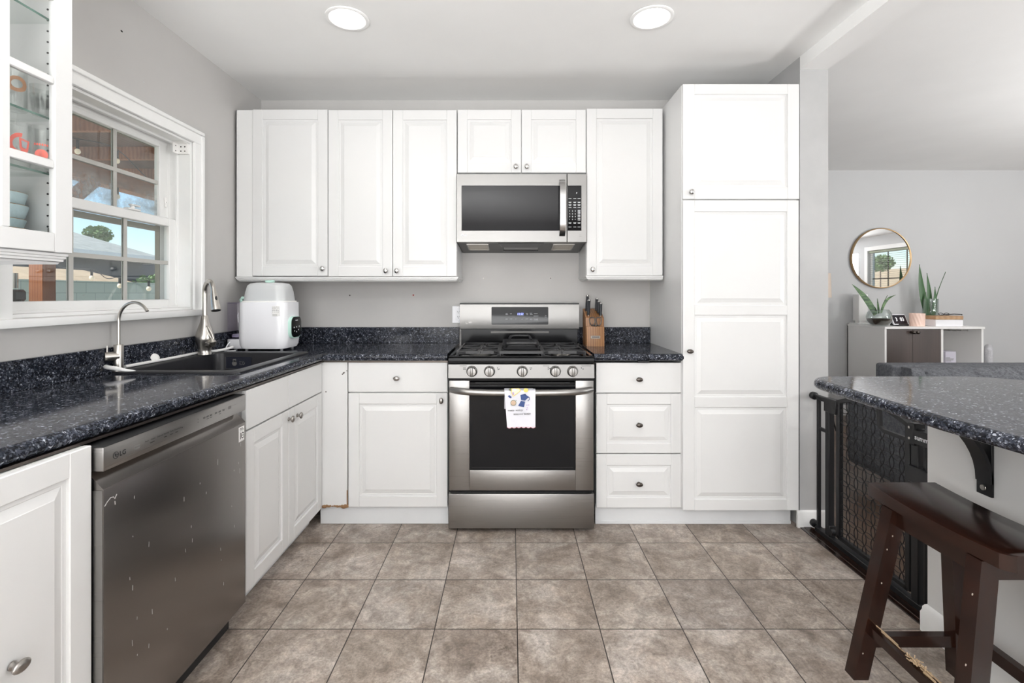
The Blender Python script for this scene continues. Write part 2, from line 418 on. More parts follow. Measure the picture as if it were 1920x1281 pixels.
def clear_glass(name, tint=(1, 1, 1), refl=.08, dirt=False, rough=.0):
    m = bpy.data.materials.new(name); m.use_nodes = True; t = m.node_tree; t.nodes.remove(t.nodes['Principled BSDF'])
    out = t.nodes['Material Output']
    tr = nd(m, 'BsdfTransparent'); tr.inputs[0].default_value = (*tint, 1)
    gl = nd(m, 'BsdfGlossy'); gl.inputs['Roughness'].default_value = rough
    lw = nd(m, 'LayerWeight'); lw.inputs[0].default_value = .35
    mr = nd(m, 'MapRange'); mr.inputs[3].default_value = refl * .5; mr.inputs[4].default_value = min(1, refl * 5)
    ln(m, lw.outputs['Facing'], mr.inputs[0])
    mx = nd(m, 'MixShader'); ln(m, mr.outputs[0], mx.inputs[0]); ln(m, tr.outputs[0], mx.inputs[1]); ln(m, gl.outputs[0], mx.inputs[2])
    last = mx
    if dirt:
        df = nd(m, 'BsdfTranslucent'); df.inputs[0].default_value = (.8, .85, .88, 1)
        p = pos(m); n = noise(m, p, 9, 8, .75)
        sx = nd(m, 'SeparateXYZ'); ln(m, nd(m, 'NewGeometry').outputs['Position'], sx.inputs[0])
        hz = nd(m, 'MapRange'); hz.inputs[1].default_value = 1.78; hz.inputs[2].default_value = 1.66; ln(m, sx.outputs[2], hz.inputs[0])
        lo = nd(m, 'MapRange'); lo.inputs[1].default_value = 1.60; lo.inputs[2].default_value = 1.66; ln(m, sx.outputs[2], lo.inputs[0])
        r = ramp(m, n, [(.38, (.0, .0, .0)), (.62, (.75, .75, .75))])
        mu = nd(m, 'Math', operation='MULTIPLY'); ln(m, r, mu.inputs[0]); ln(m, hz.outputs[0], mu.inputs[1])
        mu2 = nd(m, 'Math', operation='MULTIPLY'); ln(m, mu.outputs[0], mu2.inputs[0]); ln(m, lo.outputs[0], mu2.inputs[1])
        m2 = nd(m, 'MixShader'); ln(m, mu2.outputs[0], m2.inputs[0]); ln(m, mx.outputs[0], m2.inputs[1]); ln(m, df.outputs[0], m2.inputs[2]); last = m2
    ln(m, last.outputs[0], out.inputs[0]); MAT[name] = m
    return m
M_pane = clear_glass('window_glass', (.96, .985, .98), .06)
M_paned = clear_glass('dusty_window_glass', (.95, .98, .97), .06, True)
M_cabglass = clear_glass('cabinet_glass', (.99, .995, .992), .04)
M_shelfglass = clear_glass('shelf_glass', (.97, .985, .977), .04)
M_shelfedge = mat('green_glass_edge', (.10, .20, .16), .15)
M_jar = clear_glass('jar_glass', (.96, .97, .965), .09)
M_vase = clear_glass('vase_glass', (.93, .96, .95), .10)
M_tank = clear_glass('smoke_violet_tank', (.89, .87, .93), .05)
M_frost = mat('frosted_lid', (.80, .82, .83), .3, **{'Transmission Weight': .25})
M_mirror = mat('mirror_silver', (.93, .94, .95), .01, 1.0)
M_gold = mat('brushed_gold', (.45, .31, .17), .38, 1.0)
M_leaf = mat('snake_plant_leaf', (.05, .13, .045), .4)
def leafy():
    m = mat('banded_leaf', (.06, .15, .05), .4); n = noise(m, pos(m, (8, 8, 60)), 1.5, 3)
    ln(m, ramp(m, n, [(.4, (.03, .085, .03)), (.6, (.13, .24, .09))]), bsdf(m).inputs['Base Color']); return m
M_leafb = leafy()
M_wallf = paint('taupe_wall_paint', (.26, .25, .24), .7)
for m_ in (M_glassb, M_mwglass, M_black): bsdf(m_).inputs['Specular IOR Level'].default_value = .2
M_sink = paint('black_composite', (.018, .018, .021), .38, .15, .1, 40, 400)
# ================================================================== the setting
YB, XL, ZC = 3.13, -1.635, 2.512          # kitchen back wall, left wall, ceiling
YR, XR, YF = -2.6, 8.0, 4.90              # wall behind the camera, living room right wall, living room back wall
def S(o, kind='structure'): o['kind'] = kind; return o
b = MB(); b.box(XL - .15, 1.545, YR, YB + .15, -.05, 0); S(b.build('floor', M_tile))
b = MB(); b.box(1.545, XR, YR, YF, -.05, -.001); S(b.build('floor', M_plank))
b = MB(); b.box(1.537, 1.556, 1.76, 2.553, -.002, .004, .001); b.box(1.556, 1.60, 1.76, 2.553, -.002, .006, .002)
S(b.build('trim_1', M_stool))
# ceiling with two round openings for the recessed lights
LIGHTS = [(-.752, 2.197), (.645, 2.19)]
bm = bmesh.new(); edges = []
def loop(pts):
    vs = [bm.verts.new((x, y, ZC)) for x, y in pts]
    for i in range(len(vs)): edges.append(bm.edges.new((vs[i], vs[(i + 1) % len(vs)])))
loop([(XL - .15, YR - .1), (XR + .1, YR - .1), (XR + .1, YF + .1), (XL - .15, YF + .1)])
for cx, cy in LIGHTS: loop([(cx + .078 * math.cos(2 * PI * k / 32), cy + .078 * math.sin(2 * PI * k / 32)) for k in range(32)])
bmesh.ops.triangle_fill(bm, use_beauty=True, edges=edges)
g = bmesh.ops.extrude_face_region(bm, geom=bm.faces[:])
bmesh.ops.translate(bm, verts=[v for v in g['geom'] if isinstance(v, bmesh.types.BMVert)], vec=(0, 0, .03))
b = MB(); b.bm.free(); b.bm = bm; S(b.build('ceiling', M_ceil))
b = MB(); b.box(XL - .15, 1.544, YB, YB + .15, 0, ZC); S(b.build('wall_back', M_wall))
# left wall with the window opening
WY0, WY1, WZ0, WZ1 = 1.555, 2.45, 1.165, 2.022
b = MB()
b.box(XL - .15, XL, YR, WY0, 0, ZC); b.box(XL - .15, XL, WY1, YB, 0, ZC)
b.box(XL - .15, XL, WY0, WY1, 0, WZ0); b.box(XL - .15, XL, WY0, WY1, WZ1, ZC)
S(b.build('wall_left', M_wall))
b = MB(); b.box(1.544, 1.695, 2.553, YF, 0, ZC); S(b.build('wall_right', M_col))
b = MB(); b.box(1.544, 1.695, YR, 2.553, 2.445, ZC); S(b.build('trim_2', M_ceil))          # ceiling beam over the opening
b = MB(); b.box(1.695, XR + .15, YF, YF + .15, 0, ZC); S(b.build('wall_back', M_wallw))
b = MB()
LY0, LY1, LZ0, LZ1 = -.95, 1.0, .95, 2.20
b.box(XR, XR + .15, YR, LY0, 0, ZC); b.box(XR, XR + .15, LY1, YF, 0, ZC)
b.box(XR, XR + .15, LY0, LY1, 0, LZ0); b.box(XR, XR + .15, LY0, LY1, LZ1, ZC)
S(b.build('wall_right', M_wallw))
b = MB(); b.box(XL - .15, XR + .15, YR - .15, YR, 0, ZC); S(b.build('wall_front', M_wallf))
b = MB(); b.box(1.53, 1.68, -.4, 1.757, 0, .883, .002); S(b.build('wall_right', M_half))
# baseboards
bp = [(0, 0), (.014, 0), (.014, .07), (.010, .082), (.010, .09), (.005, .10), (0, .104)]
b = MB(); b.sweep([(1.53, .2), (1.53, 1.757), (1.68, 1.757)][::-1], [(o, z) for o, z in bp]); S(b.build('baseboard_right', M_trim))
b = MB(); b.sweep([(1.525, 2.553), (1.695, 2.553), (1.695, 2.62)], [(o, z * .86) for o, z in bp]); S(b.build('baseboard_right', M_trim))
b = MB(); b.sweep([(1.70, YF), (XR, YF)], [(o, z) for o, z in bp]); S(b.build('baseboard_back', M_trim))

# ---- kitchen window: vinyl double hung sashes, painted casing, sill
win = thing('window_1', loc=(XL, 2.0, WZ0), label=None); win['kind'] = 'structure'
cas = [(0, 0), (.016, 0), (.018, .012), (.014, .05), (.020, .058), (.020, .070), (0, .070)]
b = MB()
x = XL
for y0, y1 in ((WY0 - .072, WY0), (WY1, WY1 + .068)):
    b.box(x, x + .016, y0, y1, WZ0 - .004, WZ1, .002); b.box(x - .001, x + .024, *((y0 - .0005, y0 + .02) if y1 == WY0 else (y1 - .02, y1 + .0005)), WZ0 - .004, WZ1 + .0475, .003)
b.box(x, x + .0157, WY0 - .0715, WY1 + .0675, WZ1 - .0003, WZ1 + .066, .002); b.box(x, x + .024, WY0 - .072, WY1 + .068, WZ1 + .048, WZ1 + .068, .003)
b.build('window_casing', M_trim, win)
b = MB(); b.box(XL - .07, XL + .035, WY0 - .09, WY1 + .072, WZ0 - .032, WZ0 - .002, .004, seg=2); b.build('window_sill', M_trim, win)
b = MB()                                          # jamb lining and vinyl frame
for y0, y1 in ((WY0, WY0 + .012), (WY1 - .012, WY1)): b.box(XL - .15, XL, y0, y1, WZ0, WZ1, .001)
b.box(XL - .1495, XL - .0005, WY0 + .011, WY1 - .011, WZ1 - .012, WZ1 - .0003, .001); b.box(XL - .1495, XL - .0005, WY0 + .011, WY1 - .011, WZ0 - .0015, WZ0 + .012, .001)
for d0, d1, k in ((-.072, -.062, .022), (-.118, -.105, .030), (-.148, -.135, .04)):
    for y0, y1 in ((WY0 + .01, WY0 + k), (WY1 - k, WY1 - .01)): b.box(XL + d0, XL + d1, y0, y1, WZ0 + .01, WZ1 - .01, .001)
    b.box(XL + d0 + .0004, XL + d1 - .0004, WY0 + k - .001, WY1 - k + .001, WZ1 - k, WZ1 - .0105, .001); b.box(XL + d0 + .0004, XL + d1 - .0004, WY0 + k - .001, WY1 - k + .001, WZ0 + .0105, WZ0 + k, .001)
b.build('window_frame', M_trim, win)
M_olive = mat('weathered_olive_frame', (.21, .185, .125), .6)
b = MB()
for y0, y1 in ((WY0 + .006, WY0 + .02), (WY1 - .045, WY1 - .012)): b.box(XL - .158, XL - .1355, y0, y1, WZ0 + .013, WZ1 - .014, .001)
b.box(XL - .158, XL - .1352, WY0 + .02, WY1 - .045, 1.560, 1.5845, .001); b.box(XL - .158, XL - .149, WY0 + .02, WY1 - .045, WZ1 - .045, WZ1 - .014)
b.build('outer_frame', M_olive, win, 'weathered olive outer frame')
def sash(name, xa, xb, y0, y1, z0, z1, gy0, gy1, gz0, gz1, glass):
    b = MB()
    b.box(xa, xb, y0, gy0, z0, z1, .003); b.box(xa, xb, gy1, y1, z0, z1, .003)
    b.box(xa, xb, gy0, gy1, z0, gz0, .003); b.box(xa, xb, gy0, gy1, gz1, z1, .003)
    s = b.build(name, M_trim, win)
    b = MB(); b.box((xa + xb) / 2 - .002, (xa + xb) / 2 + .002, gy0 - .004, gy1 + .004, gz0 - .004, gz1 + .004); b.build('window_pane', glass, s)
    b = MB(); xm = (xa + xb) / 2; w = (gy1 - gy0) / 3
    for k in (1, 2): b.box(xm - .006, xm - .0025, gy0 + w * k - .009, gy0 + w * k + .009, gz0, gz1); b.box(xm + .0025, xm + .006, gy0 + w * k - .009, gy0 + w * k + .009, gz0, gz1)
    zm = (gz0 + gz1) / 2; b.box(xm - .007, xm - .0025, gy0, gy1, zm - .009, zm + .009); b.box(xm + .0025, xm + .007, gy0, gy1, zm - .009, zm + .009)
    b.build('window_grille', mat('grey_grille', (.50, .49, .46), .5) if 'grey_grille' not in MAT else MAT['grey_grille'], s)
    return s
ls = sash('lower_sash', XL - .098, XL - .070, WY0 + .014, 2.432, WZ0 + .012, 1.622, 1.60, 2.386, 1.218, 1.580, M_pane)
us = sash('upper_sash', XL - .134, XL - .106, WY0 + .014, 2.425, 1.585, WZ1 - .02, 1.60, 2.368, 1.618, 1.972, M_paned)
b = MB(); b.box(XL - .095, XL - .066, 2.13, 2.20, 1.622, 1.632, .003); b.cyl((XL - .08, 2.165, 1.63), (XL - .08, 2.165, 1.645), .009, n=12); b.box(XL - .088, XL - .068, 2.15, 2.20, 1.643, 1.650, .002)
b.build('sash_lock', M_trim, ls)
b = MB(); b.box(XL - .105, XL - .100, 2.398, 2.412, 1.68, 1.73, .002); b.cyl((XL - .1, 2.405, 1.705), (XL - .094, 2.405, 1.705), .004, n=8); b.build('sash_latch', M_whitem, us)
b = MB()                                          # metal blind bracket in the head corner
b.box(XL - .058, XL - .004, 2.425, 2.4385, 1.955, 2.008, .001); b.box(XL - .058, XL - .056, 2.39, 2.438, 1.955, 2.008, .0005); b.box(XL - .058, XL - .004, 2.39, 2.438, 2.006, 2.009, .0005)
for dx in (.018, .038): 
    for dz in (.014, .036): b.cyl((XL - .058 + dx, 2.4245, 1.955 + dz), (XL - .058 + dx, 2.426, 1.955 + dz), .0035, n=10, mi=1)
for dz in (.012, .038): b.cyl((XL - .0555, 2.41, 1.955 + dz), (XL - .059, 2.41, 1.955 + dz), .003, n=8, mi=1)
b.build('blind_bracket', [M_whitem, M_gap], win)
# ---- living room window with raised blinds, seen in the round mirror
lw = thing('window_2', loc=(XR, 0, LZ0), label=None); lw['kind'] = 'structure'
b = MB()
for y0, y1 in ((LY0 - .09, LY0), (LY1, LY1 + .09)): b.box(XR - .02, XR, y0, y1, LZ0 - .05, LZ1 + .09, .003)
b.box(XR - .02, XR, LY0, LY1, LZ1, LZ1 + .09, .003); b.box(XR - .05, XR, LY0 - .1, LY1 + .1, LZ0 - .03, LZ0, .003)
b.build('window_casing', M_trim, lw)
b = MB()
for y0, y1 in ((LY0, LY0 + .05), (LY1 - .05, LY1), ): b.box(XR + .06, XR + .09, y0, y1, LZ0, LZ1, .002)
for z0, z1 in ((LZ0, LZ0 + .04), (LZ1 - .05, LZ1)): b.box(XR + .06, XR + .09, LY0, LY1, z0, z1, .002)
b.build('window_frame', M_trim, lw)
b = MB()
for y in (LY0 + .485, LY0 + .975, LY0 + 1.465): b.box(XR + .062, XR + .072, y - .011, y + .011, LZ0 + .04, LZ1 - .05)
b.box(XR + .062, XR + .072, LY0 + .05, LY1 - .05, 1.565, 1.585); b.build('window_grille', M_darkmetal, lw)
b = MB(); b.box(XR + .073, XR + .077, LY0 + .02, LY1 - .02, LZ0 + .02, LZ1 - .02); b.build('window_pane', M_pane, lw)
b = MB()
for k in range(30): 
    z = LZ1 - .06 - k * .042
    b.box(XR + .02, XR + .05, LY0 + .02, LY1 - .02, z, z + .004)
b.box(XR + .01, XR + .055, LY0 + .015, LY1 - .015, LZ1 - .05, LZ1 - .005, .003)
b.build('window_blind', mat('olive_blind', (.30, .33, .25), .5), lw)

# ---- recessed ceiling lights
def can(k, cx, cy, label):
    t = thing('recessed_light', label, 'ceiling light', (cx, cy, ZC), group='recessed ceiling lights')
    b = MB(); b.lathe([(.098, -.001), (.098, -.005), (.092, -.008), (.082, -.007), (.077, -.001), (.077, .0)], (cx, cy, ZC), n=40, cap0=False, cap1=False)
    b.build('trim_ring', M_trim, t)
    b = MB(); b.lathe([(.0775, -.001), (.070, .03), (.060, .058)], (cx, cy, ZC), n=40, cap0=False, cap1=False); b.build('baffle', M_trim, t)
    b = MB(); b.lathe([(.0, .055), (.060, .055), (.060, .060), (0, .060)], (cx, cy, ZC), n=32); b.build('lens', M_lamp, t)
    lamp('can_glow', 'SPOT', (cx, cy, ZC - .012), (0, 0, 0), 3, (1, .97, .93), spot_size=math.radians(150), spot_blend=.7, shadow_soft_size=.06)
can(0, *LIGHTS[0], 'round white recessed ceiling light above the sink side of the room')
can(1, *LIGHTS[1], 'round white recessed ceiling light above the pantry side of the room')

lamp('sink_can_glow', 'SPOT', (-1.27, 1.25, ZC - .012), (0, 0, 0), 12, (1, .96, .90), spot_size=math.radians(150), spot_blend=.7, shadow_soft_size=.045)
# ================================================================== cabinets
def knob_mb(M, u, v, a=.012, c=.018):
    """oval metal knob at (u, v) on the front plane y = 0 of matrix M"""
    b = MB(M)
    b.lathe([(.009, 0), (.009, -.003), (.0055, -.006), (.005, -.012), (.009, -.016)], (u, 0, v), 'y', 16)
    b.ball((u, -.020, v), a, .008, c, 18, 10)
    return b
def front(M, w, h, panels, t=.019):
    """cabinet front: local x 0..w, z 0..h, face at y = 0, raised panels (x0, z0, x1, z1)"""
    b = MB(M)
    if not panels:
        b.box(0, w, 0, t, 0, h, .002, seg=2); return b
    x0, x1 = panels[0][0], panels[0][2]
    b.box(0, x0, 0, t, 0, h, .0022); b.box(x1, w, 0, t, 0, h, .0022)
    zs = [0] + [z for p in panels for z in (p[1], p[3])] + [h]
    for i in range(0, len(zs), 2): b.box(x0, x1, .0004, t, zs[i], zs[i + 1], .0018)
    for px0, pz0, px1, pz1 in panels:
        def ring(d, y): return [(px0 + d, y, pz0 + d), (px1 - d, y, pz0 + d), (px1 - d, y, pz1 - d), (px0 + d, y, pz1 - d)]
        b.rings([ring(-.001, .012), ring(-.001, .0085), ring(.004, .0085), ring(.011, .0075), ring(.013, .0085), ring(.034, .0022), ring(.0355, .0012)], cap0=False)
    return b
def back_run(y): return lambda x0, z0: basis((x0, y, z0), (1, 0, 0), (0, -1, 0))
def left_run(x): return lambda y0, z0: basis((x, y0, z0), (0, 1, 0), (1, 0, 0))
FR = .058
def door(parent, fr, u0, u1, z0, z1, knob=None, panels=None, name='door', rail=FR, kn=(.0125, .0175), gap=.0015, mt=None, kmat=None, label=None):
    M = fr(u0 + gap, z0 + gap); w, h = u1 - u0 - 2 * gap, z1 - z0 - 2 * gap
    if panels is None: panels = [(rail, rail, w - rail, h - rail)]
    else: panels = [(a, p - z0 - gap, w - a, q - z0 - gap) for a, p, q in panels]
    d = front(M, w, h, panels).build(name, mt or M_cab, parent, label, sharp=4)
    if knob:
        knob_mb(fr(0, 0), knob[0], knob[1], *kn).build('knob', kmat or M_pewter, d)
    return d
def carcass(parent, x0, x1, y0, y1, z0, z1, name='body', m=None, r=.001):
    b = MB(); b.box(x0, x1, y0, y1, z0, z1, r); return b.build(name, m or M_cab, parent)
YW = 2.815; fw = back_run(YW)                      # wall cabinet fronts
def wallcab(name, label, x0, x1, z0, z1, doors, grp='white wall cabinets'):
    t = thing(name, label, 'cabinet', ((x0 + x1) / 2, YB - .15, z0), group=grp)
    carcass(t, x0, x1, YW + .020, YB - .001, z0, z1)
    for u0, u1, kx, kz in doors: door(t, fw, u0, u1, z0, z1, (kx, kz), kn=(.0135, .0155), kmat=M_chrome)
    return t
Z0, Z1 = 1.346, 2.330
xc = [wx(p, YW) for p in (473, 614.5, 736, 856.5, 857.5, 977.5, 1099, 1243)]
wallcab('wall_cabinet', 'single door white wall cabinet above the bottle steriliser', xc[0], xc[1], Z0 + .003, Z1 + .003, [(xc[0], xc[1], wx(606, YW), wz(504, YW))])
wallcab('wall_cabinet', 'wide white wall cabinet with two tall doors beside the microwave', xc[1] + .001, xc[3], Z0, Z1, [(xc[1] + .001, xc[2], wx(724, YW), wz(508, YW)), (xc[2], xc[3], wx(744.5, YW), wz(508, YW))])
wallcab('wall_cabinet', 'short white two door wall cabinet directly above the microwave', xc[4], xc[6], wz(324.5, YW), wz(205, YW), [(xc[4], xc[5], wx(967, YW), wz(313.5, YW)), (xc[5], xc[6], wx(987.5, YW), wz(313.5, YW))])
t = wallcab('wall_cabinet', 'single door white wall cabinet between the microwave and the pantry', xc[6] + .002, xc[7], wz(517, YW), wz(203, YW), [(xc[6] + .002, xc[7], wx(1110.5, YW), wz(505.5, YW))])
rp = [(-.012, 0), (.004, 0), (.004, -.006), (.001, -.007), (.001, -.012), (-.003, -.014), (-.003, -.019), (-.009, -.021), (-.012, -.026)]
b = MB(); b.sweep([(xc[6] + .002, YB - .003), (xc[6] + .002, YW), (xc[7], YW)], [(o, wz(517, YW) + z) for o, z in rp])
b.build('light_rail', M_cab, t)
b = MB(); b.box(wx(441, YW), xc[0] - .001, YW + .006, YW + .022, Z0, Z1, .001); b.box(wx(441, YW), wx(441, YW) + .006, YW + .006, YB - .002, Z0, Z1, .001)
tag(b.build('filler_panel', M_cabdim), 'narrow white filler panel between the window wall and the wall cabinets', 'filler panel')
b = MB(); b.sweep([(wx(441, YW) + .004, YB - .003), (wx(441, YW) + .004, YW + .004), (xc[3] + .004, YW + .004), (xc[3] + .004, YB - .003)], [(o, Z0 - .001 + z) for o, z in rp])
tag(b.build('light_rail', M_cab), 'long white moulded rail under the tall wall cabinets above the steriliser', 'moulding')

# ---- pantry
YP = 2.532; fp = back_run(YP)
px0, px1 = wx(1280, YP), wx(1499.5, YP)
t = thing('pantry_cabinet', 'tall white pantry cabinet with an upper and a lower door beside the column', 'cabinet', ((px0 + px1) / 2, 2.8, 0))
b = MB(); b.box(px0, px1 - .006, YP + .020, YB - .001, .108, wz(157, YP), .001); b.build('body', M_cab, t)
xm = wx(1302, YP) - px0
door(t, fp, px0, px1, wz(374, YP), wz(157, YP), (wx(1295, YP), wz(361, YP)), [(xm, wz(351, YP), wz(176.5, YP))], kn=(.013, .0155), kmat=M_chrome)
door(t, fp, px0, px1 - .003, wz(958, YP), wz(375, YP), (wx(1292, YP), wz(658.5, YP)), [(xm, wz(937, YP), wz(764, YP)), (xm, wz(744.5, YP), wz(591, YP)), (xm, wz(572.5, YP), wz(397, YP))], kn=(.0175, .0115), kmat=M_darkmetal)
# ---- base drawers right of the range
YD = 2.560; fd = back_run(YD)
dx0, dx1 = wx(1117.5, YD), wx(1278, YD)
t = thing('drawer_cabinet', 'white base cabinet with three drawers between the range and the pantry', 'cabinet', ((dx0 + dx1) / 2, 2.85, 0))
b = MB(); b.box(dx0 + .002, dx1 - .002, YD + .020, YB - .001, .10, .872, .001); b.build('body', M_cab, t)
rl = wx(1137, YD) - dx0
kx = wx(1197.5, YD)
door(t, fd, dx0, dx1, wz(737, YD), wz(680, YD), (kx, wz(711, YD)), [], name='drawer_front', kn=(.0185, .012), kmat=M_darkmetal)
door(t, fd, dx0, dx1, wz(850.5, YD), wz(738, YD), (kx, wz(796, YD)), [(rl, wz(832, YD), wz(758.5, YD))], name='drawer_front', kn=(.0185, .012), kmat=M_darkmetal)
door(t, fd, dx0, dx1, wz(953, YD), wz(851.5, YD), (kx, wz(906.5, YD)), [(rl, wz(934, YD), wz(873, YD))], name='drawer_front', kn=(.0185, .012), kmat=M_darkmetal)
YT = 2.584
b = MB(); b.box(dx0, 1.512, YT, YT + .016, .001, .108, .001); b.box(dx0, 1.512, YT - .003, YT, .001, .018, .001)
tag(b.build('toe_kick', M_toe), 'long white toe kick board under the drawers and the pantry', 'toe kick')
# ---- base cabinet left of the range
bx0, bx1 = wx(652.5, YD), wx(839.5, YD)
t = thing('base_cabinet', 'white base cabinet with one drawer over one door beside the range', 'cabinet', ((bx0 + bx1) / 2, 2.85, 0))
b = MB(); b.box(bx0 + .002, bx1, YD + .020, YB - .001, .10, .878, .001); b.build('body', M_cab, t)
door(t, fd, bx0, bx1, wz(735.5, YD), wz(679.5, YD), (wx(744.5, YD), wz(709, YD)), [], name='drawer_front', kn=(.0175, .012))
rl = wx(673, YD) - bx0
door(t, fd, bx0, bx1, wz(951.5, YD), wz(737, YD), (wx(828, YD), wz(750.5, YD)), [(rl, wz(931, YD), wz(758, YD))], kn=(.0115, .017))
b = MB(); b.box(-1.03, bx1, YT, YT + .016, .001, .105, .001)
tag(b.build('toe_kick', M_toe), 'grey white toe kick board between the range and the sink cabinet', 'toe kick')
fx0 = wx(606, YD)
t = thing('filler_panel', 'chipped white corner filler panel between the sink cabinet and the base cabinet', 'filler panel', ((fx0 + bx0) / 2, YD, .10))
b = MB(); b.box(fx0 - .02, bx0 - .004, YD + .001, YD + .019, .106, .879, .002); b.build('panel', M_cab, t)
b = MB(); random.seed(3)
for k in range(26):
    u = random.random(); xx = fx0 + u * (bx0 - fx0 - .006); s_ = random.uniform(.006, .013) * (1.3 if u > .75 or u < .2 else .8)
    b.ball((xx, YD + .004, .106 + random.uniform(-.003, .003)), s_, .005, s_ * .7, 7, 5)
for k in range(14): b.ball((bx0 - .006, YD + .003, .11 + k * .006), .0035, .003, .006, 6, 4)
b.build('bare_chipboard_edge', mat('brown_chipboard', (.26, .145, .07), .85), t, 'brown splintered chipboard edge')
for px, py, s_ in ((644, 700, .005), (642, 702, .004), (645, 698.5, .0035), (650, 695.5, .0028), (611, 735, .004)): b = MB(); b.ball((wx(px, YD), YD + .001, wz(py, YD)), s_, .0012, s_ * .8, 8, 5); b.build('chip_mark', M_darkmetal, t, 'small dark chip in the paint')
# ---- sink base on the left run
XS = -1.010; fs = left_run(XS)
def yl(px, X=XS): return X * F / (px - CX)
sy0, sy1, sm = 1.822, 2.556, 2.172
t = thing('sink_cabinet', 'white sink base cabinet with two doors under two plain fronts', 'cabinet', ((XS + XL) / 2, 2.19, 0))
b = MB(); b.box(XL + .002, XS - .020, sy0 + .003, sy1 + .02, .10, .68, .001); b.box(XS - .05, XS - .020, sy0 + .003, sy1 + .02, .70, .875, .001); b.build('body', M_cab, t)
zf = .722
door(t, fs, sy0, sm, zf, .876, None, [], name='drawer_front'); door(t, fs, sm, sy1, zf, .876, None, [], name='drawer_front')
def zl(px, py, X=XS): return H - (py - CY) * yl(px, X) / F
door(t, fs, sy0, sm, .098, zf - .004, (yl(541), zl(541, 786)), kn=(.0135, .0155)); door(t, fs, sm, sy1, .098, zf - .004, (yl(557), zl(557, 779)), kn=(.0135, .0155))
b = MB(); b.box(XS - .095, XS - .080, sy0, YT - .001, .001, .100, .001); tag(b.build('toe_kick', M_toe), 'white toe kick board under the sink cabinet', 'toe kick')
# ---- near left base cabinet
XN = -1.014; fn = left_run(XN)
ny1 = yl(173.5, XN); ny0 = ny1 - .455
t = thing('base_cabinet', 'white base cabinet with one full height door on the near side of the dishwasher', 'cabinet', ((XN + XL) / 2, ny0 + .22, 0))
b = MB(); b.box(XL + .002, XN - .020, ny0, ny1 - .004, .10, .878, .001); b.build('body', M_cab, t)
door(t, fn, ny0, ny1, .098, .880, (yl(22, XN), zl(22, 1249, XN)), kn=(.0185, .0125))
b = MB(); b.box(XN - .095, XN - .080, ny0, ny1, .001, .097, .001); b.build('toe_kick', M_toe, t)

# ---- glass fronted wall cabinet at the near left
XG = -1.305; fg = left_run(XG)
gy1 = 1.425; gw = .378; gz0, gz1 = 1.363, 2.345
t = thing('glass_cabinet', 'white wall cabinet with glazed doors and glass shelves beside the window', 'cabinet', ((XG + XL) / 2, gy1 - gw, gz0))
b = MB(); ga = gy1 - 2 * gw
for y0, y1 in ((ga, ga + .016), (gy1 - .016, gy1)): b.box(XL + .001, XG - .020, y0, y1, gz0 + .002, gz1, .0005)
b.box(XL + .001, XG - .020, ga + .016, gy1 - .016, gz0 + .002, gz0 + .018); b.box(XL + .001, XG - .020, ga + .016, gy1 - .016, gz1 - .016, gz1)
b.box(XL + .001, XL + .006, ga + .016, gy1 - .016, gz0 + .018, gz1 - .016)
for z in [gz0 + .08 + .032 * k for k in range(27)]:
    for xx in (XG - .06,): b.cyl((xx, gy1 - .0155, z), (xx, gy1 - .0175, z), .003, n=8, mi=1)
b.build('body', [M_cabdim, M_gap], t)
GZ = [1.419, 1.602, 1.627, 1.843, 1.866, 2.082, 2.105, 2.288]
for d0 in (gy1 - gw, gy1 - 2 * gw):
    b = MB(fg(d0, 0)); w = gw
    b.box(.0015, .057, 0, .019, gz0 + .001, gz1 - .001, .0022); b.box(w - .057, w - .0015, 0, .019, gz0 + .001, gz1 - .001, .0022)
    b.box(.057, w - .057, .0004, .019, gz0 + .001, GZ[0], .0018); b.box(.057, w - .057, .0004, .019, GZ[7], gz1 - .001, .0018)
    for i in (1, 3, 5): b.box(.057, w - .057, .0012, .017, GZ[i], GZ[i + 1], .003)
    b.box(w / 2 - .012, w / 2 + .012, .0008, .0174, GZ[0], GZ[7], .003)
    d = b.build('door', M_cab, t)
    b = MB(fg(d0, 0)); b.box(.05, w - .05, .0085, .0115, GZ[0] - .005, GZ[7] + .005); b.build('door_glass', M_cabglass, d)
b = MB(); b.box(XG - .05, XG - .0205, gy1 - .030, gy1 - .0165, gz0 + .030, gz0 + .075, .002); b.cyl((XG - .03, gy1 - .035, gz0 + .05), (XG - .03, gy1 - .017, gz0 + .05), .012, n=12)
b.build('hinge', M_pewter, t)
SHELF = [1.590, 1.752, 2.040]
for z in SHELF:
    b = MB(); b.box(XL + .008, XG - .041, ga + .017, gy1 - .017, z, z + .006); b.box(XG - .041, XG - .040, ga + .017, gy1 - .017, z, z + .006, mi=1); b.build('shelf', [M_shelfglass, M_shelfedge], t)
b = MB(); b.sweep([(XG - .012, ga), (XG - .012, gy1 - .012), (XL + .002, gy1 - .012)], [(o, gz0 - .001 + z * 1.2) for o, z in rp]); b.build('light_rail', M_cab, t)

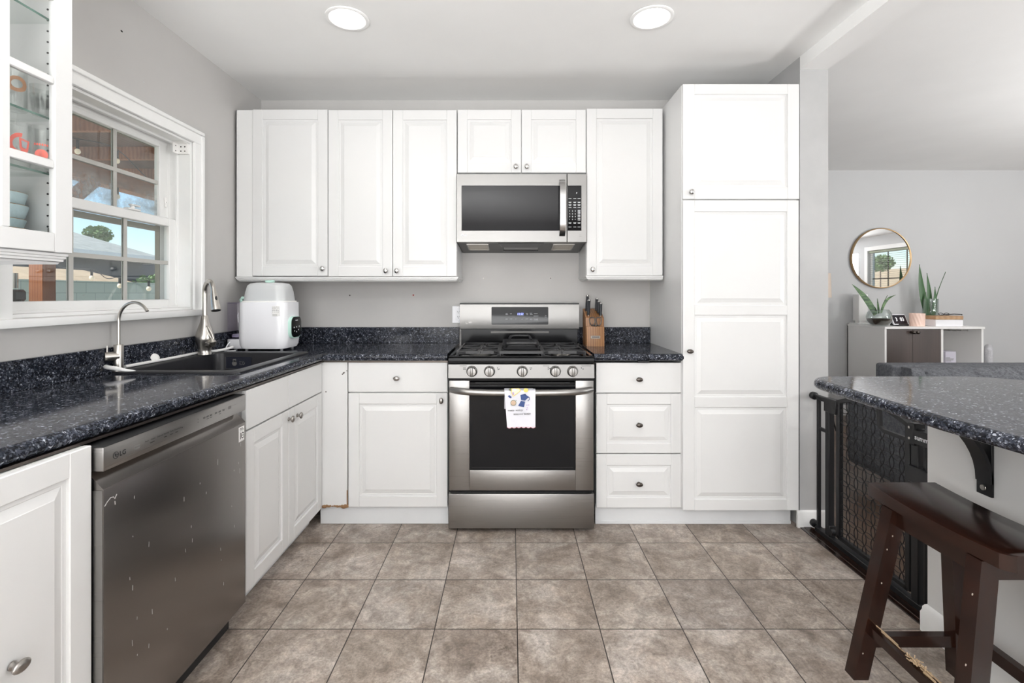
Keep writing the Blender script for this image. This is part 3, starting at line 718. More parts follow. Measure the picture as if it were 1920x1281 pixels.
# ================================================================== worktops
BN = .019; ZT, ZB = .925, .887
def nose(): return [(BN * .999 * math.cos(a), (ZT + ZB) / 2 + (ZT - ZB) / 2 * math.sin(a)) for a in [PI / 2 - PI * k / 8 for k in range(9)]]
b = MB()
def slab(pts):
    n = len(pts); cos = [(x, y, ZT) for x, y in pts] + [(x, y, ZB) for x, y in pts]
    b._add(cos, [tuple(range(n)), tuple(range(2 * n - 1, n - 1, -1))] + [(i, (i + 1) % n, n + (i + 1) % n, n + i) for i in range(n)])
hx0, hx1, hy0, hy1 = -1.575, -1.125, 1.93, 2.549
E = [(-1.011, 2.549), (-1.024, 1.75), (-1.054, 1.08), (-1.085, .25)]      # slab edge behind the bullnose
XE = -.338
def ex(y): 
    for (a, ya), (c, yc) in zip(E, E[1:]):
        if yc <= y <= ya: return a + (c - a) * (ya - y) / (ya - yc)
    return E[-1][0]
slab([(XL, hy1), (XE, hy1), (XE, YB), (XL, YB)])
slab([(XL, .25), (hx0, .25), (hx0, hy1), (XL, hy1)])
slab([(hx1, hy0), (ex(hy0), hy0), (E[0][0], hy1), (hx1, hy1)])
slab([(hx0, .25), (E[3][0], .25), E[2], E[1], (ex(hy0), hy0), (hx1, hy0), (hx0, hy0)])
pf = nose()
b.sweep([E[3], E[2], E[1], E[0], (XE, hy1)], pf)
wt = thing('worktop', 'long L shaped dark granite worktop around the sink corner', 'worktop', (XL + .3, 2.0, ZB))
b.build('slab', M_granite, wt)
b = MB(); b.bar([(-1.088, .3, ZB - .0035), (-1.062, 1.08, ZB - .0035), (-1.038, 1.75, ZB - .0035), (-1.024, 2.54, ZB - .0035)], .05, .007); b.box(-1.0, XE, 2.556, 2.60, ZB - .009, ZB)
b.build('subtop_edge', M_darkmetal, wt, 'thin dark strip under the granite')
b = MB(); b.box(XL + .0005, XL + .020, .25, YB - .021, ZT, 1.028, .002); tag(b.build('backsplash', M_granite), 'low dark granite upstand behind the sink under the window', 'backsplash')
b = MB(); b.box(XL + .0005, XE, YB - .020, YB - .0005, ZT, 1.027, .002); tag(b.build('backsplash', M_granite), 'low dark granite upstand between the steriliser and the range', 'backsplash')
RX0, RX1 = .443, .908
b = MB(); slab([(RX0, hy1), (RX1, hy1), (RX1, YB), (RX0, YB)]); b.sweep([(RX0, hy1), (RX1 + .008, hy1)], pf); b.box(RX1, RX1 + .001, hy1, YB, ZB, ZT)
tag(b.build('worktop', M_granite), 'short dark granite worktop between the range and the pantry', 'worktop')
b = MB(); b.box(RX0 - .02, RX1 + .0, YB - .020, YB - .0005, ZT, 1.027, .002); tag(b.build('backsplash', M_granite), 'low dark granite upstand on the back wall behind the knife block', 'backsplash')
b = MB(); b.box(wx(1195, 2.55), wx(1216, 2.55), 2.535, 2.56, ZB - .005, ZB); tag(b.build('screen_clip', M_blackm), 'small black bracket under the front edge of the short worktop', 'bracket')
# ================================================================== dishwasher
XD = -.990; fdw = left_run(XD)
wy0, wy1 = 1.161, 1.782
t = thing('dishwasher', 'dark stainless steel dishwasher beside the sink cabinet', 'dishwasher', ((XD + XL) / 2, (wy0 + wy1) / 2, 0))
b = MB(); b.box(XL + .01, XD - .060, wy0 + .004, wy1 - .004, .03, .860, .002); b.box(XD - .09, XD - .06, wy0 + .004, wy1 - .004, .0, .09); b.build('body', M_blackm, t)
b = MB()
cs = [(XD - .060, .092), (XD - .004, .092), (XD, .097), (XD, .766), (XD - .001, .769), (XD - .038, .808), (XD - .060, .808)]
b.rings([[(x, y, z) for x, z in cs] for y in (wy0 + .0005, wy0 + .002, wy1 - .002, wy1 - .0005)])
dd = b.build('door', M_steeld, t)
b = MB(); b.box(XD - .058, XD - .002, wy0 - .0008, wy0 + .0005, .095, .766); b.build('door_edge', M_steel, dd, 'bright steel door edge')
b = MB(); b.box(XD - .045, XD, wy0, wy1, .812, .8705, .0025, seg=2); cp = b.build('control_panel', M_steel, t)
b = MB(); b.box(XD - .060, XD - .001, wy0 + .002, wy1 - .002, .8706, .8716, .0003); b.build('panel_top', M_blackm, cp, 'black top edge')
b = MB(); b.box(XD - .075, XD - .050, wy0 + .01, wy1 - .01, .80, .815); b.build('handle_recess', M_gap, t)
M = fdw(0, 0)
b = MB(M); zc = .8405
b.lathe([(.0072, -.0006), (.0085, -.0010), (.0085, -.0004)], (1.197, 0, zc), 'y', 28, 0, cap0=False, cap1=False)
b.bar([(1.1965, -.0008, zc + .0045), (1.1965, -.0008, zc - .0035), (1.2005, -.0008, zc - .0035)], .0012, .0014, up=(0, 1, 0))
b.bar([(1.1995, -.0008, zc + .001), (1.2045, -.0008, zc + .001)], .0012, .0014, up=(0, 1, 0))
b.ball((1.1935, -.0008, zc + .002), .0011, .0004, .0011, 8, 6)
b.text('LG', .0165, 1.2085, zc - .0058, bold=.0004); b.build('lettering', M_ink, cp)
b = MB(M); b.box(1.256, 1.275, -.0007, 0, .834, .845); b.build('button', M_inkg, cp); b = MB(M); b.box(1.674, 1.690, -.0007, 0, .840, .850); b.build('button', M_inkg, cp)
b = MB(M)
b.text('POWER', .0046, 1.2575, .8382, -.0009, mi=1)
for u, tx in ((1.292, 'Auto'), (1.313, 'Heavy'), (1.337, 'Delicate'), (1.362, 'Normal'), (1.386, 'Turbo'), (1.405, 'Download')): b.text(tx, .0066, u, .8425)
for u, w in ((1.311, .016), (1.364, .010), (1.388, .011), (1.410, .010)): b.box(u, u + w, -.0007, 0, .8350, .8364)
for k, u in enumerate((1.537, 1.554, 1.571, 1.598, 1.619, 1.640)):
    b.box(u, u + .011, -.0007, 0, .8455, .8469); b.box(u, u + .011, -.0007, 0, .8425, .8439)
    if k in (1, 2, 4): b.box(u + .001, u + .012, -.0007, 0, .8365, .8377)
b.ball((1.438, -.0006, .8425), .0020, .0004, .0020, 8, 6); b.ball((1.511, -.0006, .839), .0015, .0004, .0015, 8, 6); b.ball((1.511, -.0006, .848), .0012, .0004, .0012, 8, 6)
b.build('lettering', [M_ink, M_ink], cp)
M = fdw(0, 0); b = MB(M)
b.box(1.738, 1.773, -.0010, 0, .704, .757, .0003); b.box(1.7405, 1.7705, -.0013, 0, .7065, .7425, mi=1); b.box(1.7415, 1.7695, -.0015, 0, .7075, .7415, mi=0)
b.box(1.742, 1.762, -.0014, 0, .750, .7525, mi=1); b.box(1.742, 1.769, -.0014, 0, .7455, .7475, mi=1)
b.bar([(1.7475, -.0018, .737), (1.7475, -.0018, .712)], .0034, .001, mi=1, up=(0, 1, 0))
b.lathe([(.0062, -.0019), (.0090, -.0019), (.0090, -.0014)], (1.7605, 0, .7245), 'y', 24, 1, cap0=False, cap1=False, sy=1.35); b.bar([(1.7565, -.0018, .7245), (1.7645, -.0018, .7245)], .0026, .001, mi=1, up=(0, 1, 0))
b.build('badge', [M_whitem, M_ink], dd, 'small white sticker marked 10')
b = MB(M)
random.seed(11)
for k in range(30):
    u, z = random.uniform(1.2, 1.76), random.uniform(.15, .72); b.bar([(u, -.0004, z), (u + random.uniform(-.001, .001), -.0004, z - random.uniform(.003, .020))], .0007, .0006, up=(0, 1, 0))
pts = [(1.164, .727), (1.172, .735), (1.182, .741), (1.19, .739), (1.194, .733), (1.20, .742)]
b.bar([(u, -.0004, z) for u, z in pts], .0022, .0006, up=(0, 1, 0)); b.bar([(1.194, -.0004, .727), (1.195, -.0004, .718)], .002, .0006, up=(0, 1, 0))
b.build('dried_splash', mat('dried', (.42, .41, .40), .5), dd, 'pale dried splashes', kind='stuff')

# ================================================================== gas range
gx0, gx1, YG = -.325, .433, 2.490
gc = (gx0 + gx1) / 2
t = thing('gas_range', 'stainless steel gas range with black cooktop and glass oven door', 'stove', (gc, 2.8, 0))
b = MB(); b.box(gx0 + .003, gx1 - .003, YG + .035, 3.10, .02, .878, .002); b.build('body', M_black, t)
b = MB(); b.box(gx0, gx1, YG - .004, YG + .034, .022, .203, .004, seg=2); b.box(gx0 + .01, gx1 - .01, YG + .012, YG + .034, .203, .219, mi=1); b.build('drawer', [M_steel, M_black], t)
zd0, zd1 = .221, .793; g0, g1 = wx(880.5, YG), wx(1079, YG); gb = wz(881.5, YG)
b = MB()
b.box(gx0 + .003, g0, YG - .004, YG + .034, zd0, zd1, .003, seg=2); b.box(g1, gx1 - .003, YG - .004, YG + .034, zd0, zd1, .003, seg=2)
b.box(g0 - .001, g1 + .001, YG - .0038, YG + .034, zd0, gb, .003, seg=2); od = b.build('oven_door', M_steel, t)
b = MB(); b.box(g0 - .001, g1 + .001, YG - .001, YG + .02, gb - .001, zd1 - .008, .002); b.build('oven_window', M_glassb, od)
b = MB(); b.box(g0, g1, YG - .0035, YG - .001, zd1 - .03, zd1 - .026); b.box(g0 + .03, g1 - .03, YG - .0025, YG - .001, zd1 - .014, zd1 - .010); b.box(g0 + .012, g1 - .012, YG - .0016, YG - .001, gb + .012, gb + .0135); b.build('vent_strip', M_blackm, od)
b = MB(); pts = []; rs = []
for k in range(25):
    u = k / 24; e = 2 * u - 1
    pts.append((gx0 + .014 + (gx1 - gx0 - .028) * u, YG - .010 - .052 * (1 - abs(e) ** 7),   .7405 + .007 * e * e)); rs.append(.0178 - .002 * abs(e) ** 6)
b.tube(pts, rs, 14, flat=1.0, up=(0, 0, 1))
hb = b
for v in hb.bm.verts: pass
b.build('door_handle', M_steel, od)
# control panel with five knobs
b = MB(); cs = [(YG - .009, .8065), (YG - .005, .8770), (YG + .03, .8770), (YG + .03, .8065)]
b.rings([[(x, y, z) for y, z in cs] for x in (gx0, gx1)]); cpn = b.build('control_panel', M_steelm, t)
b = MB(); b.box(gx0 + .004, gx1 - .004, YG + .002, YG + .034, .792, .807); b.build('shadow_gap', M_black, t)
def kn(px):
    x = wx(px, YG - .01); z = wz(696.5, YG - .01); b = MB()
    o = (x, YG - .006, z)
    b.lathe([(.028, .004), (.029, -.002), (.0275, -.007), (.025, -.009), (.0235, -.024), (.021, -.028), (.0, -.029)], o, 'y', 36, cap0=False)
    b.box(x - .006, x + .006, YG - .048, YG - .028, z - .0235, z + .0235, .004, seg=2)
    return b.build('knob', M_steel, t)
for p in (884.7, 917.9, 979.3, 1041.3, 1073.6): kn(p)
M = basis((0, YG - .0075, 0), (1, 0, 0), (0, -1, 0)); b = MB(M)
for p in (884.7, 917.9, 979.3, 1041.3, 1073.6): 
    x = wx(p, YG); b.ball((x, -.0005 + .004, .8695), .0016, .0005, .0016, 8, 6)
for px, py, n in ((862, 685.5, 9), (1018, 685.5, 8), (1090, 685.5, 12), (1089, 705, 7)):
    for k in range(n): b.box(wx(px + k * 1.5, YG), wx(px + k * 1.5 + 1.1, YG), 0.001, .004, wz(py + 1, YG), wz(py, YG))
for px, py in ((869, 689), (871.5, 689), (869, 691.5), (871.5, 691.5), (932, 689), (935, 691), (933, 692), (993, 689), (996, 689), (994, 691.5), (1027, 688), (1030, 690), (1027, 691), (1089, 689), (1092, 691)): b.box(wx(px, YG), wx(px + 1.7, YG), .0, .004, wz(py + 1.6, YG), wz(py, YG))
b.build('panel_marking', M_ink, cpn)
# cooktop
b = MB()
b.prism([(gx0 - .001, YG + .004), (gx1 + .001, YG + .004), (gx1 + .001, 3.0), (gx0 - .001, 3.0)], .878, .912, .008, seg=3)
b.box(gx0 - .001, gx0 + .022, YG + .02, 3.0, .91, .921, .004); b.box(gx1 - .022, gx1 + .001, YG + .02, 3.0, .91, .921, .004); b.box(gx0, gx1, YG + .006, YG + .026, .91, .919, .004); 
ct = b.build('cooktop', M_black, t)
BUR = [(gc - .22, 2.62, .046), (gc - .22, 2.86, .038), (gc + .22, 2.62, .040), (gc + .22, 2.86, .034), (gc, 2.75, .04)]
for x, y, r in BUR:
    b = MB(); b.lathe([(r + .012, .912), (r + .010, .917), (r, .919), (r, .926), (r - .004, .927)], (x, y, 0), n=28); b.lathe([(r + .002, .9265), (r + .001, .931), (r - .006, .934), (0, .934)], (x, y, 0), n=28, mi=1)
    b.build('burner', [M_pewter, M_iron], t)
def grate(x0, x1, burners, name='grate'):
    b = MB(); y0, y1, zt = 2.545, 2.985, .939
    for x in (x0, x1): b.bar([(x, y0, zt - .006), (x, y1, zt - .006)], .011, .014)
    for y in (y0, y1): b.bar([(x0, y, zt - .006), (x1, y, zt - .006)], .011, .014)
    for y in (2.655, 2.765, 2.875) if not burners else (2.74,): b.bar([(x0, y, zt - .006), (x1, y, zt - .006)], .010, .013)
    for bx, by, r in burners:
        for k in range(8):
            a = k * PI / 4; dx, dy = math.cos(a), math.sin(a)
            tx = min((x1 - bx) / dx if dx > .01 else 9, (x0 - bx) / dx if dx < -.01 else 9, .112 / abs(dy) if abs(dy) > .01 else 9)
            b.bar([(bx + dx * .026, by + dy * .026, zt - .005), (bx + dx * tx, by + dy * tx, zt - .006)], .008, .012)
    for x in (x0, x1):
        for y in (y0 + .01, 2.765, y1 - .01): b.box(x - .006, x + .006, y - .008, y + .008, .912, zt - .008)
    return b.build(name, M_iron, t)
grate(gx0 + .040, gc - .122, BUR[0:2]); grate(gc - .112, gc + .112, []); grate(gc + .122, gx1 - .040, BUR[2:4])
# backguard
yb = 3.035
b = MB(); b.box(gx0 + .008, gx1 - .008, yb + .012, 3.105, .905, 1.03, .002); b.box(wx(920, yb), wx(1029.5, yb), yb + .004, yb + .013, wz(625, yb), wz(621.3, yb), .001, mi=1); b.build('backguard_base', [M_black, M_inkg], t)
b = MB()
b.prism([(gx0, yb), (gx1, yb), (gx1, 3.105), (gx0, 3.105)], wz(617.5, yb), wz(570.5, yb), .004)
b.box(gx0 - .0005, gx1 + .0005, yb + .001, 3.106, wz(570.5, yb) - .001, wz(568.5, yb), .001, mi=1)
bg = b.build('backguard', [M_steelm, M_black], t)
def rrpoly(x0, x1, z0, z1, r, n=5):
    return [(cx + r * math.cos(a), cz + r * math.sin(a)) for cx, cz, a0 in ((x1 - r, z1 - r, 0), (x0 + r, z1 - r, PI / 2), (x0 + r, z0 + r, PI), (x1 - r, z0 + r, 1.5 * PI)) for a in [a0 + PI / 2 * k / n for k in range(n + 1)]]
b = MB(); b.prism(rrpoly(wx(921.5, yb), wx(1028, yb), wz(608.7, yb), wz(575.6, yb), .006), yb - .003, yb + .002, ax='y'); dp = b.build('display_panel', M_glassb, bg)
M = basis((0, yb - .0032, 0), (1, 0, 0), (0, -1, 0)); b = MB(M); b.text('12:22', .0185, wx(969.2, yb), wz(590.7, yb), shear=.15, bold=.0004); b.build('clock_digits', M_led, dp)
b = MB(M)
def dash(px, py, w, m=0, h=.9): b.box(wx(px, yb), wx(px + w, yb), -.0006, 0, wz(py + h, yb), wz(py, yb), mi=m)
for px, py, w in ((948, 587.5, 4), (948, 589.3, 4.5), (956, 588.2, 4), (986, 587.5, 4), (987, 589.5, 3), (993, 587, 4.5), (993.5, 589, 5), (948, 598, 4.2), (956, 597.6, 4.5), (966, 598, 1.8), (978, 598.3, 1.4), (993.5, 597.2, 4), (993.5, 599.2, 4.5), (1001, 588, 7), (1000.5, 592.3, 9), (1001, 597.6, 8), (1001, 599.4, 8), (1021, 594, 4), (1022, 591.5, 2.5), (985, 597.6, 5.5)): dash(px, py, w)
b.build('panel_marking', M_litdim, dp)
b = MB(M)
x, z = wx(875.5, yb), wz(604.6, yb); b.lathe([(.0075, -.0005), (.009, -.0008), (.009, 0)], (x, .003, z), 'y', 20, cap0=False, cap1=False); b.M = basis((0, yb + .0002 - .0006, 0), (1, 0, 0), (0, -1, 0)); b.text('LG', .014, wx(879, yb), z - .005, -.0002, bold=.0003)
b.build('lettering', M_steel, bg)

# ================================================================== microwave
ym = 2.790; m0, m1 = wx(856, ym), wx(1100, ym); mz1, mzb = wz(326, ym), wz(454.5, ym); xs = wx(1063.3, ym)
t = thing('microwave', 'stainless steel microwave mounted under the short cabinet above the range', 'microwave', ((m0 + m1) / 2, 2.95, mzb))
b = MB(); b.rings([[(m0 + .004 if k == 0 else m1 - .004, y, z) for y, z in ((ym + .030, mz1 - .001), (3.128, mz1 - .001), (3.128, 1.512), (ym + .030, mzb + .001))] for k in (0, 1)]); body = b.build('body', mat('dark_grey_sheet', (.10, .10, .10), .4, .6), t)
q0, q1, r0, r1 = wx(865.6, ym), wx(1050, ym), wz(432.5, ym), wz(348.3, ym)
b = MB()
def frame_piece(x0, x1, z0, z1, a0, a1, c0, c1):
    """one bevelled plate with a rectangular opening"""
    o = [(x0, z0), (x1, z0), (x1, z1), (x0, z1)]; h = [(a0, c0), (a1, c0), (a1, c1), (a0, c1)]
    R = lambda P, y: [(x, y, z) for x, z in P]
    def ins(P, d): return [(P[0][0] + d, P[0][1] + d), (P[1][0] - d, P[1][1] + d), (P[2][0] - d, P[2][1] - d), (P[3][0] + d, P[3][1] - d)]
    b.rings([R(o, ym + .03), R(o, ym + .002), R(ins(o, .002), ym), R(ins(h, -.001), ym), R(h, ym + .001), R(h, ym + .02)], cap0=False, cap1=False)
frame_piece(m0, xs - .0012, mzb, mz1, q0, q1, r0, r1)
md = b.build('door', M_steelm, t)
b = MB(); b.box(q0 - .001, q1 + .001, ym + .0015, ym + .02, r0 - .001, r1 + .001); b.build('door_window', M_mwglass, md)
b = MB(); hx = wx(1055.3, ym - .045); pts = []
for k in range(15):
    u = k / 14; e = 2 * u - 1; pts.append((hx, ym - .002 - .048 * (1 - abs(e) ** 6), wz(441.5, ym) + u * (wz(339, ym) - wz(441.5, ym))))
b.bar(pts, .033, .012, up=(0, -1, 0)); b.build('door_handle', mat('satin_steel', (.45, .445, .44), .25, 1.0), md)
b = MB(); k0, k1 = wx(1063, ym), wx(1090, ym); frame_piece(xs + .0012, m1, mzb, mz1, xs + .003, k1, r0, r1)
mp = b.build('control_panel', M_steelm, t)
b = MB(); b.box(xs + .001, k1 + .001, ym + .001, ym + .02, r0 - .001, r1 + .001); kp = b.build('keypad', M_glassb, mp)
M = basis((0, ym + .0008, 0), (1, 0, 0), (0, -1, 0)); b = MB(M)
for i, row in enumerate(('123', '456', '789', ' 0 ')):
    for j, ch in enumerate(row):
        if ch != ' ': b.text(ch, .0095, wx(1068.3 + j * 5.2, ym), wz(396.8 + i * 5.25, ym), align='CENTER', bold=.0003)
for py in (372, 378.6, 383.5, 388.7, 417.3, 425.3):
    for px in (1066, 1075, 1083):
        b.box(wx(px, ym), wx(px + 5.4, ym), -.0005, 0, wz(py + .8, ym), wz(py, ym))
        if py in (378.6, 383.5, 417.3): b.box(wx(px + .6, ym), wx(px + 4.8, ym), -.0005, 0, wz(py + 2, ym), wz(py + 1.25, ym))
for py in (394, 396, 398.5, 401, 403.5, 406, 409, 412): b.box(wx(1083.3, ym), wx(1088.3, ym), -.0005, 0, wz(py + 1, ym), wz(py, ym))
for px in (1068, 1078.6): b.box(wx(px - .7, ym), wx(px + .7, ym), -.0005, 0, wz(411.8, ym), wz(411, ym))
b.text('2', .012, wx(1080, ym), wz(363, ym), shear=.2, bold=.0003)
b.build('keypad_lettering', M_lit, kp)
M = basis((0, ym - .0002, 0), (1, 0, 0), (0, -1, 0)); b = MB(M)
x, z = wx(866.5, ym), wz(441, ym); b.lathe([(.005, -.0007), (.0078, -.0008), (.0078, 0)], (x, 0, z), 'y', 20, cap0=False, cap1=False); b.bar([(x - .0005, -.0006, z + .004), (x - .0005, -.0006, z - .004), (x + .004, -.0006, z - .004)], .0014, .0008, up=(0, 1, 0)); b.text('LG', .0145, wx(869.6, ym), z - .0052, bold=.0004)
b.build('lettering', M_lit, md)
b = MB(M); b.bar([(wx(1086.5, ym), -.0005, wz(440, ym)), (wx(1088, ym), -.0005, wz(441, ym)), (wx(1089.8, ym), -.0005, wz(440, ym))], .0012, .0006, up=(0, 1, 0)); b.box(wx(1086, ym), wx(1090.5, ym), -.0005, 0, wz(443.6, ym), wz(442.8, ym)); b.build('lettering', M_inkg, mp)
# underside: two grease filters and the fan grille
def uz(y): return mzb + .001 + (1.512 - mzb - .001) * (y - ym - .03) / (3.128 - ym - .03)
for x0, x1 in ((wx(876, 2.87), wx(915, 2.87)), (wx(1038, 2.87), wx(1076, 2.87))):
    b = MB(); P = [(x0, 2.86), (x1, 2.86), (x1, 3.02), (x0, 3.02)]
    b.bar([(x, y, uz(y) - .002) for x, y in P + P[:1]], .008, .004, mi=1)
    for k in range(9):
        y = 2.87 + k * .0175; b.bar([(x0, y, uz(y) - .001), (x1, y, uz(y) - .001)], .006, .002)
    b.build('grease_filter', [mat('filter_mesh', (.33, .30, .26), .5, .8) if 'filter_mesh' not in MAT else MAT['filter_mesh'], M_pewter], t)
b = MB(); x0, x1 = wx(935, 2.84), wx(1020, 2.84)
b.rings([[(x0, 2.825, uz(2.825) - .001), (x1, 2.825, uz(2.825) - .001), (x1 - .02, 2.93, uz(2.93) - .001), (x0 + .02, 2.93, uz(2.93) - .001)], [(x0, 2.825, uz(2.825) - .003), (x1, 2.825, uz(2.825) - .003), (x1 - .02, 2.93, uz(2.93) - .006), (x0 + .02, 2.93, uz(2.93) - .006)]])
b.box(x0 + .03, x1 - .03, 2.95, 3.02, uz(3.02) - .004, uz(2.95), .001, mi=1); b.box(x0 + .025, x1 - .025, 3.03, 3.05, uz(3.05) - .004, uz(3.03))
b.build('fan_grille', [M_black, M_inkg], t)
# ================================================================== sink, taps
t = thing('kitchen_sink', 'black composite drop in sink in the worktop under the window', 'sink', (-1.345, 2.24, .925))
b = MB(); SC = (-1.347, 2.245)
b.loft([(.9255, .262, .338, .03), (.931, .262, .338, .03), (.934, .257, .333, .028), (.934, .220, .300, .045), (.930, .213, .293, .045), (.80, .206, .286, .05), (.715, .196, .276, .06), (.706, .17, .25, .06)], c=SC, cap0=False, q=6)
b.loft([(.926, .222, .298, .03), (.69, .216, .29, .05)], c=SC, cap0=False)
b.build('basin', M_sink, t, 'black speckled basin')
b = MB(); b.lathe([(.045, .7068), (.045, .709), (.030, .709), (.028, .7065), (0, .7065)], (SC[0], SC[1], 0), n=28); b.build('drain', M_nickel, t)
yw = SC[1] + .290
M = basis((0, yw - .004, 0), (1, 0, 0), (0, -1, 0)); b = MB(M)
u0, u1, v0, v1 = wx(423, 2.53), wx(471, 2.53), wz(691.5, 2.53), wz(669.5, 2.53)
b.box(u0, u1, -.0006, 0, v0, v1); b.box(u0, u0 + .001, -.0009, 0, v0, v1, mi=1); b.box(u0, u1, -.0009, 0, v0, v0 + .001, mi=1)
def sp(px, py): return (wx(px, 2.53), -.0012, wz(py, 2.53))
b.lathe([(.0, -.001), (.013, -.001)], (wx(439.5, 2.53), 0, wz(681.5, 2.53)), 'y', 24, 1, cap0=False, cap1=False); b.box(wx(436.5, 2.53), wx(442.5, 2.53), -.001, 0, wz(679, 2.53), wz(673.5, 2.53), mi=1); b.box(wx(437.5, 2.53), wx(441.5, 2.53), -.0014, 0, wz(677, 2.53), wz(675.5, 2.53))
b.bar([sp(448.5, 678), sp(453, 678), sp(449, 681), sp(453.5, 684.5), sp(448.5, 684)], .002, .0008, mi=1, up=(0, 1, 0)); b.bar([sp(455, 679), sp(459, 680.5), sp(455.5, 684)], .002, .0008, mi=1, up=(0, 1, 0)); b.tube([sp(456.5 + 2.2 * math.cos(a), 681 + 3.4 * math.sin(a)) for a in [k * .6 for k in range(9)]], .0008, 5, 1)
b.build('sticker', [mat('sticker_navy', (.018, .02, .032), .35), M_inkg], t, 'dark sticker with pale symbol')

FX, FY = -1.568, 2.448
t = thing('kitchen_faucet', 'brushed nickel gooseneck kitchen faucet with pull down spray at the far side of the sink', 'faucet', (FX, FY, .934))
b = MB(); b.lathe([(.031, .934), (.031, .939), (.0290, .943), (.0285, .960), (.035, .985), (.042, 1.006), (.043, 1.022), (.038, 1.048), (.0275, 1.080), (.0195, 1.105), (.0160, 1.130), (.0125, 1.134)], (FX, FY, 0), n=32); fb = b.build('faucet_body', M_nickel, t)
D = Vector((.77, -.64, 0)); R_ = .060; ztop = 1.248
pts = [Vector((FX, FY, 1.12)), Vector((FX, FY, 1.18)), Vector((FX, FY, ztop))]
for k in range(1, 13):
    a = PI * k / 12 * .93; pts.append(Vector((FX, FY, ztop)) + D * (R_ * (1 - math.cos(a))) + Vector((0, 0, R_ * math.sin(a))))
b = MB(); b.tube(pts, .0118, 16); b.build('spout', M_nickel, t)
e = pts[-1]; dn = (pts[-1] - pts[-2]).normalized()
b = MB(); pp = [e, e + dn * .012, e + dn * .013, e + dn * .05, e + dn * .095, e + dn * .104]
b.tube(pp, [.0125, .0130, .0150, .0180, .0225, .0220], 22); sh = b.build('spray_head', M_nickel, t)
b = MB(); c = e + dn * .045 + Vector((.0135, -.0095, .001)); b.ball(c, .0055, .0055, .015, 14, 10); b.build('spray_button', M_blackm, sh)
b = MB(); b.tube([e + dn * .1035, e + dn * .1055], [.0205, .0195], 20); b.build('spray_nozzle', M_blackm, sh)
b = MB(); hc = Vector((FX + .030, FY - .012, .992)); b.tube([Vector((FX + .010, FY - .004, .992)), hc, hc + Vector((.018, -.006, -.004))], [.024, .023, .016], 20)
pts = [hc + Vector((.008 + .024 * math.sin(a) * .6 - .010 * math.cos(a), -.006, .052 + .030 * math.cos(a) * 1.0 - .016 * math.sin(a))) for a in [2 * PI * k / 22 for k in range(22)]]
b.tube(pts, .0052, 10, loop=True); b.tube([hc + Vector((.016, -.006, .026)), hc + Vector((.022, -.006, .006)), hc + Vector((.024, -.007, -.014))], [.008, .017, .009], 14); b.build('lever_handle', M_nickel, t)

GX, GY = -1.586, 1.932
t = thing('filter_faucet', 'slim brushed nickel drinking water tap at the near corner of the sink', 'faucet', (GX, GY, .934))
b = MB(); b.lathe([(.022, .934), (.022, .937), (.0165, .938), (.0165, 1.038), (.0155, 1.040), (.0, 1.040)], (GX, GY, 0), n=28); b.build('tap_body', M_nickel, t)
b = MB(); v = Vector((-.028, -.034, 0)); p0 = Vector((GX, GY, .994)); b.cyl(p0, p0 + v, .0185, n=28); b.cyl(p0 + v * 1.0, p0 + v * 1.02, .0175, n=28); b.cyl(p0 + v * .82 + Vector((0, 0, .014)), p0 + v * .82 + Vector((0, 0, .044)), .0032, n=12); b.build('lever_handle', M_nickel, t)
b = MB(); zs = 1.135; r = .072; pts = [(GX, GY, 1.03), (GX, GY, 1.08), (GX, GY, zs)]
for k in range(1, 17):
    a = PI * k / 16 * .82; pts.append((GX + r * (1 - math.cos(a)), GY - .012 * (1 - math.cos(a)), zs + r * 1.04 * math.sin(a)))
b.tube(pts, .0058, 12); b.build('spout', M_nickel, t)
# white cords lying behind the sink
b = MB()
P = [(-1.545, 2.652, .950), (-1.552, 2.60, .944), (-1.568, 2.54, .9415), (-1.600, 2.50, .9415), (-1.6075, 2.44, .942), (-1.603, 2.36, .942), (-1.600, 2.26, .9415), (-1.601, 2.15, .942), (-1.603, 2.05, .942), (-1.604, 1.985, .942)]
def smooth(P, n=6):
    P = [Vector(p) for p in P]; out = []
    for i in range(len(P) - 1):
        a, b_, c, d = P[max(i - 1, 0)], P[i], P[i + 1], P[min(i + 2, len(P) - 1)]
        for k in range(n):
            u = k / n; out.append(.5 * ((2 * b_) + (c - a) * u + (2 * a - 5 * b_ + 4 * c - d) * u * u + (3 * b_ - a - 3 * c + d) * u ** 3))
    return out + [P[-1]]
b.tube(smooth(P), .0068, 12)
tag(b.build('white_hose', M_whitem), 'white hose lying on the sink ledge behind the basin between the two taps', 'hose')
b = MB(); b.tube(smooth([(-1.598, 1.885, .957), (-1.570, 1.865, .957), (-1.535, 1.862, .953), (-1.505, 1.868, .946), (-1.480, 1.885, .941)]), [.0085] * 12 + [.008, .0075, .0072, .007, .0068, .0064, .006, .0054, .0048, .004, .003, .002, .001][:13], 12)
tag(b.build('white_hose', M_whitem), 'short white tapered hose end in front of the slim drinking water tap', 'hose')
b = MB(); b.lathe([(.019, 0), (.019, .002), (.014, .006), (.006, .009), (.0, .009)], (0, 0, 0), n=24)
o = tag(b.build('sink_plug', M_whitem), 'small pale round suction disc leaning on the upstand behind the sink', 'plug'); o.rotation_euler = (math.radians(20), math.radians(62), 0); o.location = (-1.608, 2.158, .957)

